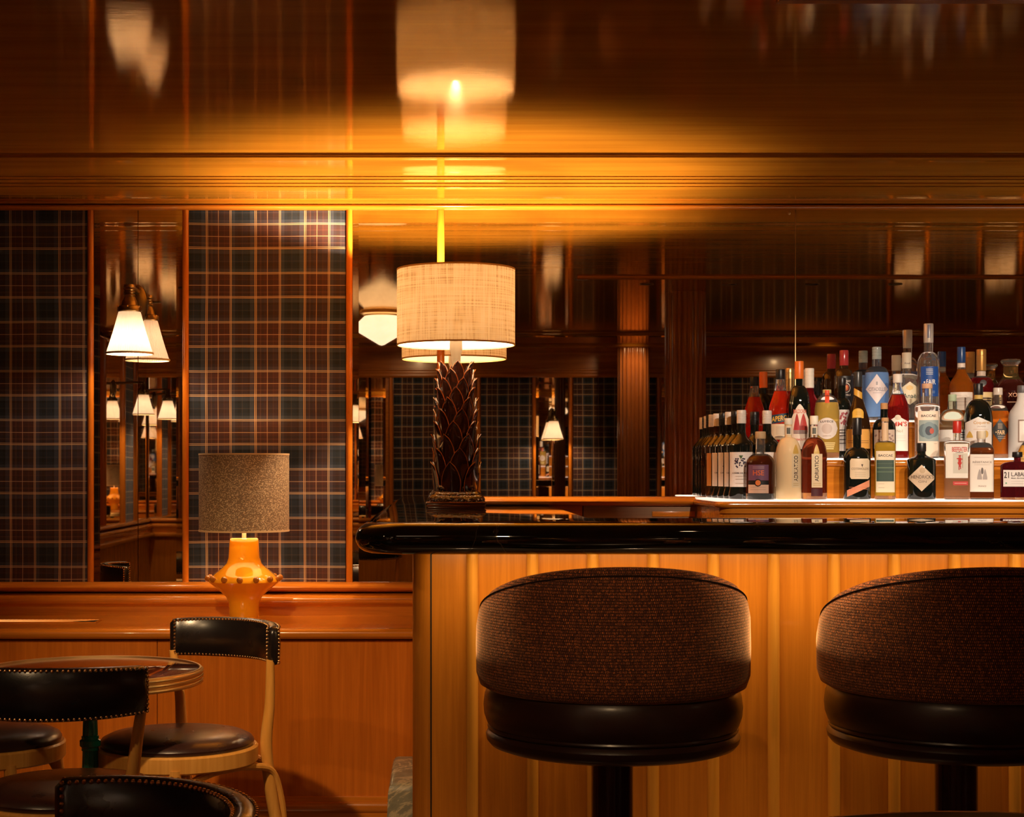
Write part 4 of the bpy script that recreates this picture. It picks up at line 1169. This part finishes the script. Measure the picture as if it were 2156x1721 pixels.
make(1863.5, 42, 880, 6.1, 1, 'small square bottle of yellow liquor with a green striped picture label', sh=938, nk=929, wn=14, n=5, depth=.9, liq=(.62,.38,.04), mixd=.5, fill=932, base=8, cap=((.55,.32,.14),.8,0), capw=15, capb=888, name='liqueur_bottle',
     labels=[('P', 'rect', 1856.5, 1870, 890, 928, (.72,.50,.30)),
             ('P', 'rect', 1845, 1883, 950, 1037, (.80,.66,.46), (('T', 'BACCAE', 1864.5, 959.5, 29, 4.8, INK), ('P', 'rect', 1846, 1881.5, 969, 1014, (.035,.07,.05)),
              ('P', 'rect', 1847, 1881, 984, 986.5, (.12,.18,.10)), ('P', 'rect', 1847, 1881, 993, 995, (.10,.16,.09)), ('P', 'rect', 1847, 1881, 976, 977, (.09,.13,.08)), *lines(1850, 1862, (1019, 1027), (.5,.4,.3), .7)))])
make(1940, 57, 933, 6.1, 1, 'squat black apothecary bottle with a cream diamond label', sh=970, nk=956, wn=17, shoulder='slope', liq=DARKG, cap=BLACK, capw=19.5, capb=951, name='gin_bottle',
     labels=[('P', 'diamond', 1912, 1969, 979, 1035, (.66,.50,.34), (('T', "HENDRICK'S", 1942, 1004.5, 46, 7.6, (.16,.11,.08)), ('T', 'GIN', 1942, 1014.5, 17, 4.6, (.30,.22,.16)), ('P', 'disc', 1936, 1948, 985, 997, (.50,.36,.22)), *lines(1928, 1956, (998.5, 1010), (.4,.28,.2), .6)))])
make(2015, 51, 887, 6.1, 1, 'tall square clear gin bottle with a red cap and a small red guard figure', sh=934, nk=927, wn=15, n=7, depth=.72, cap=RED, capw=18, capb=912, base=6, glass=(.93,.93,.88), name='gin_bottle',
     labels=[('P', 'rect', 1992, 2037, 935, 1007, (.80,.74,.64), (('P', 'rect', 2007, 2036, 955, 997, (.62,.58,.48)), ('T', 'BEEFEATER', 2020.5, 946.5, 31, 9.5, (.55,.03,.02)), ('T', 'LONDON', 2020, 953.2, 15, 2.2, INK),
               ('P', 'disc', 2018.6, 2022.6, 960, 964, (.55,.10,.06)), ('P', 'rect', 2018, 2023.4, 959, 961, (.4,.02,.02)), ('P', 'rect', 2017.5, 2023.5, 964, 975, (.50,.03,.02)), ('P', 'tri', 2015.5, 2025.5, 974, 984, (.50,.03,.02)),
               ('P', 'rect', 2018.2, 2020, 981, 990, (.45,.03,.02)), ('P', 'rect', 2021.3, 2023, 981, 988, (.45,.03,.02)), ('P', 'rect', 2014.5, 2017.5, 965, 967, (.5,.03,.02)), ('P', 'rect', 2023.5, 2026.5, 966, 968, (.5,.03,.02)), ('P', 'rect', 2026, 2026.8, 958, 986, (.4,.2,.1)))),
             ('P', 'rect', 2007, 2037, 1014, 1022, (.55,.05,.04), lines(2010, 2034, (1017.4,), (.8,.5,.4), 1))])
make(2066, 50, 908, 6.1, 1, 'square bottle with a tall white label showing a grey winged insect', sh=950, nk=932, wn=17, n=6, depth=.8, liq=(.20,.05,.012), fill=943, mixd=.35, base=4, cap=((.72,.60,.42),.5,0), capw=19, capb=924,
     labels=[('P', 'rect', 2042.5, 2090.5, 957, 1036, (.84,.74,.64), (('T', 'RÉSISTANCE', 2068, 973, 38, 5, (.28,.22,.18)), ('P', 'disc', 2065.4, 2070.6, 985, 999, (.16,.13,.12)), ('P', 'drop', 2058, 2067.5, 988, 1010, (.42,.36,.33), ), ('P', 'drop', 2069, 2078, 988, 1010, (.42,.36,.33)),
               ('T', 'FRANCE', 2068, 1024, 16, 3, (.4,.32,.28)), *lines(2052, 2084, (963, 978.5), (.6,.5,.42), .6)))])
make(2142, 66, 952, 6.035, 1, 'low wide bottle of purple red armagnac with a white label and black stopper', sh=982, nk=972, wn=14, n=5, depth=.55, liq=(.13,.012,.02), mixd=.3, base=5, cap=BLACK, capw=21, capb=963,
     labels=[('P', 'rect', 2114, 2171, 990, 1025, (.82,.76,.70), (('T', '21', 2120.5, 1000.5, 10, 13, INK), ('T', 'L.ABALLE', 2149, 999, 38, 8.5, INK), ('T', 'Bas Armagnac', 2149, 1007.5, 38, 3.4, INK), ('P', 'disc', 2118, 2121.5, 1016, 1019.5, (.2,.42,.25)), *lines(2130, 2168, (1013, 1018), (.6,.55,.5), .5)))])
make(2186, 90, 900, 6.14, 1, 'globe shaped clear bottle of golden liquor at the right edge of the lower tread', sh=985, nk=920, wn=20, liq=(.75,.42,.06), mixd=.45, fill=938, depth=.9, cap=((.5,.3,.12),.6,0), capw=24, capb=912,
     labels=[('P', 'rect', 2146, 2200, 958, 985, (.80,.52,.18), lines(2150, 2190, (966, 973), (.4,.2,.05), 1))])

# ---- middle tread
make(1643, 47, 778, 6.333, 2, 'bright red aperitif bottle with a slanted navy band and yellow lettering', sh=868, nk=806, wn=20, shoulder='slope', liq=(.72,.035,.01), mixd=.35, fill=824, cap=BLACK, capw=19.5, capb=799, name='aperitif_bottle',
     labels=[('P', 'rect', 1621, 1665, 872, 890, (.02,.05,.09), (('T', 'APEROL', 1644, 881, 38, 11, (.85,.50,.06), 0, -5),), -6), ('P', 'rect', 1624, 1662, 893, 926, (.74,.60,.42), (('P', 'rect', 1634, 1652, 898, 916, (.62,.50,.36)), *lines(1632, 1655, (920,), INK, 1)))])
make(1682.5, 45, 761, 6.25, 2, 'dark vermouth bottle with an orange cap and a pale arched label with red drawing', sh=862, nk=812, wn=14, liq=DARKG, cap=ORANGE, capw=19, capb=798, name='vermouth_bottle',
     labels=[('P', 'ogive', 1666, 1702, 851, 946, (.78,.66,.54), (('T', 'BALDORIA', 1684.5, 866.5, 27, 8.5, (.60,.12,.07)), ('P', 'drop', 1671, 1685, 871, 913, (.42,.04,.04)), ('P', 'drop', 1683, 1700, 871, 911, (.46,.05,.04)), ('P', 'rect', 1671, 1699, 906, 914, (.32,.22,.20)), ('T', 'VERMOUTH', 1685, 926, 26, 4.4, (.60,.12,.07))))])
make(1741, 50, 821, 6.26, 2, 'yellow gin bottle with speckled glass and a round white label', sh=868, nk=832, wn=18, liq=(.72,.48,.10), mixd=.5, fill=848, base=12, cap=((.60,.45,.16),.5,0), capw=18, capb=828, name='gin_bottle',
     labels=[('P', 'rect', 1737, 1746, 822, 849, (.66,.07,.02)), ('P', 'disc', 1719, 1763, 880, 925, (.78,.68,.62), (('P', 'disc', 1730, 1752, 892, 914, (.62,.50,.44)), ('T', 'LUTÈCE', 1741, 887.5, 27, 5.5, INK), ('T', 'APÉRITIF', 1741, 918, 18, 2.8, (.45,.35,.3)))),
             *[('P', 'rect', 1728+q*1.1, 1758-q, 932+q*4, 934.4+q*4, (.80,.66,.30)) for q in range(4)]])
make(1773, 37, 796, 6.343, 2, 'slim dark bottle with a floral white label, half hidden by the speckled gin bottle', sh=862, nk=838, wn=15, liq=DARKG, cap=BLACK, capw=16, capb=812,
     labels=[('P', 'rect', 1757, 1787, 863, 950, (.66,.60,.56), tuple(blob(1770, 1784, 868, 895, (.35,.05,.06), 16, 9, 2.2))+lines(1768, 1784, (905, 911, 917, 925, 933), INK, 1.6))])
make(1806.5, 50, 783, 6.252, 2, 'tall dark champagne bottle with a gold foil collar and orange label', sh=906, nk=822, wn=17, shoulder='slope', liq='brown', cap=((.03,.03,.03),.3,0), capw=17, capb=815, name='champagne_bottle',
     labels=[('P', 'rect', 1798, 1815, 822, 836, (.66,.36,.05), (), 10), ('P', 'arch', 1795, 1818, 860, 881, (.72,.42,.06), lines(1801, 1812, (868, 872), (.45,.24,.03), .8)),
             ('P', 'rect', 1782, 1831, 904, 945, (.80,.40,.09), lines(1786, 1828, (928, 932), (.35,.16,.05), 1.2))])
make(1861.5, 47, 849, 6.245, 2, 'black round shouldered bottle with a cork and patterned tan label', sh=905, nk=882, wn=15, liq=DARKG, cap=((.52,.26,.10),.8,0), capw=15, capb=862,
     labels=[('P', 'rect', 1841, 1883, 905, 945, (.62,.48,.38), tuple(blob(1844, 1880, 908, 935, (.30,.2,.18), 18, 21, 2)))])
make(1890, 45, 788, 6.33, 2, 'red fruit cup bottle with a white arched label and a flared clear neck', sh=866, nk=808, wn=17, shoulder='slope', liq=(.30,.012,.01), mixd=.3, fill=832, cap=((.72,.66,.58),.5,0), capw=19, capb=806, name='aperitif_bottle',
     labels=[('P', 'rect', 1881.5, 1899, 802, 806, (.55,.10,.07)), ('P', 'gable', 1869, 1911, 876, 950, (.82,.74,.66), (('T', "PIMM'S", 1889, 893, 40, 10, (.60,.05,.03)), ('T', 'No1', 1894, 908, 12, 6, (.45,.38,.25)), ('P', 'disc', 1884, 1897, 874, 885, (.62,.52,.38)), *lines(1886, 1906, (918, 922, 928), (.6,.5,.45), .6)))])
make(1952, 50, 808, 6.27, 2, 'clear straight gin bottle with a cork top and a blue grey circle picture', sh=858, nk=849, wn=21, n=2.6, base=5, cap=((.62,.36,.22),.6,0), capw=22, capb=818, glass=(.95,.93,.90), name='gin_bottle',
     labels=[('P', 'rect', 1933, 1976.5, 866, 962, (.80,.66,.52), (('T', 'BACCAE', 1955, 876, 30, 5, INK), ('P', 'rect', 1935.5, 1975, 885, 929.5, (.30,.36,.34)), ('P', 'disc', 1935, 1956, 893, 921, (.13,.18,.20)), ('P', 'disc', 1955, 1975, 893, 921, (.14,.19,.21)), ('P', 'disc', 1942, 1970, 889, 925, (.17,.24,.26)), ('P', 'disc', 1948, 1964, 898, 917, (.04,.05,.07)), ('P', 'disc', 1957, 1966, 902, 914, (.42,.06,.03)), *lines(1966, 1972, (934,), (.5,.4,.3), 1)))])
make(2005, 53, 831, 6.32, 2, 'greenish clear tequila bottle with wide round shoulders and a pale green stopper', sh=890, nk=862, wn=19, liq=None, glass=(.72,.80,.66), cap=((.42,.52,.34),.6,0), capw=17, capb=845, base=4, name='tequila_bottle',
     labels=[('P', 'rect', 1979.5, 2031, 905, 930, (.78,.74,.68), lines(2022, 2030, (910, 915, 920), INK, 2))])
make(2060, 57, 808, 6.25, 2, 'big black bottle with a gold neck band and an angled white label', sh=890, nk=842, wn=18, liq=DARKG, cap=BLACK, capw=19, capb=832, name='cream_liqueur_bottle',
     labels=[('P', 'rect', 2050, 2069, 832, 840.5, (.60,.40,.10)), ('P', 'gable', 2033.5, 2086.5, 878, 955, (.82,.76,.70), (('T', 'Coquerel', 2066, 891, 32, 8.5, (.62,.36,.12)), ('T', 'CALVADOS', 2066, 898.5, 17, 2.6, (.4,.3,.22)), ('P', 'drop', 2036, 2049, 908, 922, (.62,.40,.08)), ('P', 'disc', 2071, 2080, 907, 922, (.66,.42,.12)), *lines(2050, 2080, (904,), (.6,.4,.25), .7)))])
make(2101, 47, 817, 6.345, 2, 'orange cognac bottle with a black diamond label and clear neck', sh=888, nk=852, wn=19, liq=(.66,.17,.015), mixd=.4, fill=866, base=9, glass=(.95,.85,.7), cap=((.60,.52,.44),.3,0), capw=19, capb=832,
     labels=[('P', 'diamond', 2087, 2123, 882, 932, (.035,.035,.035), (('T', 'FAIR', 2108, 911, 15, 9, (.72,.46,.22)), ('P', 'disc', 2096, 2099, 909, 912, (.6,.4,.2)), *lines(2101, 2110, (893, 897, 901), (.5,.35,.2), 1.2), *lines(2101, 2116, (919, 923), (.45,.4,.32), .8)))])
make(2152, 54, 812, 6.27, 2, 'grey white frosted bottle with a framed picture label at the right edge', sh=878, nk=838, wn=20, shoulder='slope', liq=(.62,.58,.54), mixd=.95, cap=((.10,.09,.09),.4,0), capw=20, capb=828,
     labels=[('P', 'rect', 2144, 2176, 884, 932, (.24,.16,.12), (('P', 'rect', 2146.5, 2173.5, 887, 929, (.72,.66,.6)),))])

# ---- upper tread
make(1663, 44, 776, 6.50, 3, 'red liquor bottle with a gold screw cap, just left of the orange capped vermouth', sh=862, nk=826, wn=17, shoulder='slope', liq=(.30,.01,.02), mixd=.3, cap=((.60,.40,.16),.3,.8), capw=18.5, capb=824, seams=(.2,.5,.8))
make(1704, 46, 776, 6.545, 3, 'dark red liquor bottle with a white screw cap, just right of the orange capped vermouth', sh=860, nk=822, wn=18, shoulder='slope', liq=(.22,.008,.012), mixd=.3, cap=((.74,.68,.58),.5,0), capw=19.5, capb=817, seams=(.2,.4,.6,.8))
make(1777, 40, 738, 6.49, 3, 'dark gin bottle with a red glass cap and a round black label', sh=800, nk=776, wn=17, liq='brown', cap=((.30,.03,.03),.15,0), capw=19, capb=770, name='gin_bottle',
     labels=[('P', 'rect', 1764, 1795, 792, 876, (.012,.010,.010), (('P', 'disc', 1771.5, 1790.5, 806, 828, (.60,.50,.42)), ('P', 'disc', 1773, 1789, 808, 826, BLACK), ('P', 'disc', 1775, 1787, 810, 824, (.50,.10,.04)), ('P', 'disc', 1778, 1784, 813, 821, (.80,.30,.08)), ('T', 'BOMBAY', 1781, 803, 19, 4.6, (.70,.60,.52)), ('T', 'BRAMBLE', 1781, 832, 19, 4, (.70,.60,.52)), *lines(1773, 1789, (848, 856), (.6,.55,.5), 3)))])
make(1846, 48, 731, 6.49, 3, 'pale blue fluted gin bottle with a white diamond label', sh=792, nk=772, wn=19, liq=(.26,.50,.98), mixd=.45, fill=785, glass=(.62,.74,.92), cap=((.34,.38,.36),.15,0), capw=19.5, capb=757, seams=(.3,.55,.8), base=8, name='gin_bottle',
     labels=[('P', 'diamond', 1823.5, 1869, 788, 851, (.74,.66,.66), (('T', 'CITADELLE', 1846.5, 820, 34, 7.6, (.30,.27,.30)), ('P', 'rect', 1844.5, 1848, 804, 811, (.35,.33,.36)), *lines(1838, 1856, (827,), (.4,.36,.4), 1)))])
make(1909, 56, 743, 6.52, 3, 'clear gin bottle with a pale capsule and a hexagonal cream label', sh=802, nk=787, wn=19, glass=(.95,.95,.93), cap=((.74,.64,.48),.5,0), capw=19.5, capb=776, base=5, name='gin_bottle',
     labels=[('P', 'hex', 1896, 1935, 804, 853, (.72,.62,.42), (('T', 'Anaë', 1915, 834, 27, 9.5, (.03,.06,.05)), ('P', 'hex', 1908, 1922, 811, 823, (.72,.50,.20)))),
             ('T', 'Anaë', 1910, 765, 12, 4.5, (.3,.24,.18))])
make(1955, 44, 682, 6.45, 3, 'tallest clear vodka bottle with a long neck and a bright blue label', sh=768, nk=742, wn=19, glass=(.96,.96,.96), cap=((.74,.66,.58),.25,.3), capw=20, capb=722, base=5, name='vodka_bottle',
     labels=[('P', 'rect', 1953, 1958.5, 684, 712, (.03,.06,.20)),
             ('P', 'rect', 1939.5, 1974.5, 772, 835, (.012,.07,.30), (('T', 'FAIR', 1960, 804.5, 19, 10.5, (.85,.80,.76)), ('P', 'disc', 1945, 1948.5, 803, 807, (.85,.8,.76)), *lines(1950, 1964, (777, 780.5, 784, 787.5), (.45,.5,.55), 1.6), *lines(1958, 1968, (824, 827), (.4,.5,.6), .8)))])
make(2024, 48, 731, 6.47, 3, 'amber cognac bottle with a blue foil capsule and sloping shoulders', sh=815, nk=775, wn=16, shoulder='slope', liq=(.50,.13,.012), mixd=.35, fill=778, cap=((.015,.05,.16),.3,0), capw=17, capb=764, base=3,
     labels=[('P', 'rect', 2016, 2032, 765, 774, (.72,.60,.5)), ('P', 'rect', 2002, 2046.5, 826, 864, (.80,.70,.60), lines(2012, 2036, (833, 840, 846, 853), (.55,.45,.38), .8))])
make(2066, 50, 736, 6.525, 3, 'dark red cognac bottle with a long gold foil capsule', sh=818, nk=792, wn=18, liq=(.20,.01,.012), mixd=.3, fill=796, cap=((.60,.30,.08),.35,.6), capw=20, capb=781, seams=(.7,),
     labels=[('P', 'rect', 2056, 2075, 782, 792, (.62,.48,.38)), ('P', 'disc', 2063, 2077, 800, 813, (.06,.05,.05)), ('P', 'rect', 2066, 2089, 826, 856, (.66,.48,.22), lines(2068, 2086, (838, 843), INK, 2))])
make(2128, 68, 757, 6.46, 3, 'wide dark decanter with a flared clear glass stopper and golden neck', sh=826, nk=786, wn=30, shoulder='slope', liq=(.05,.008,.006), mixd=.5, fill=800, glass=(.86,.62,.22), cap='flare', capb=772, name='decanter',
     labels=[('T', 'XO', 2132, 832, 18, 9, (.62,.30,.16)), *[('P', 'rect', 2121, 2146, 846, 848, (.60,.32,.2))]])
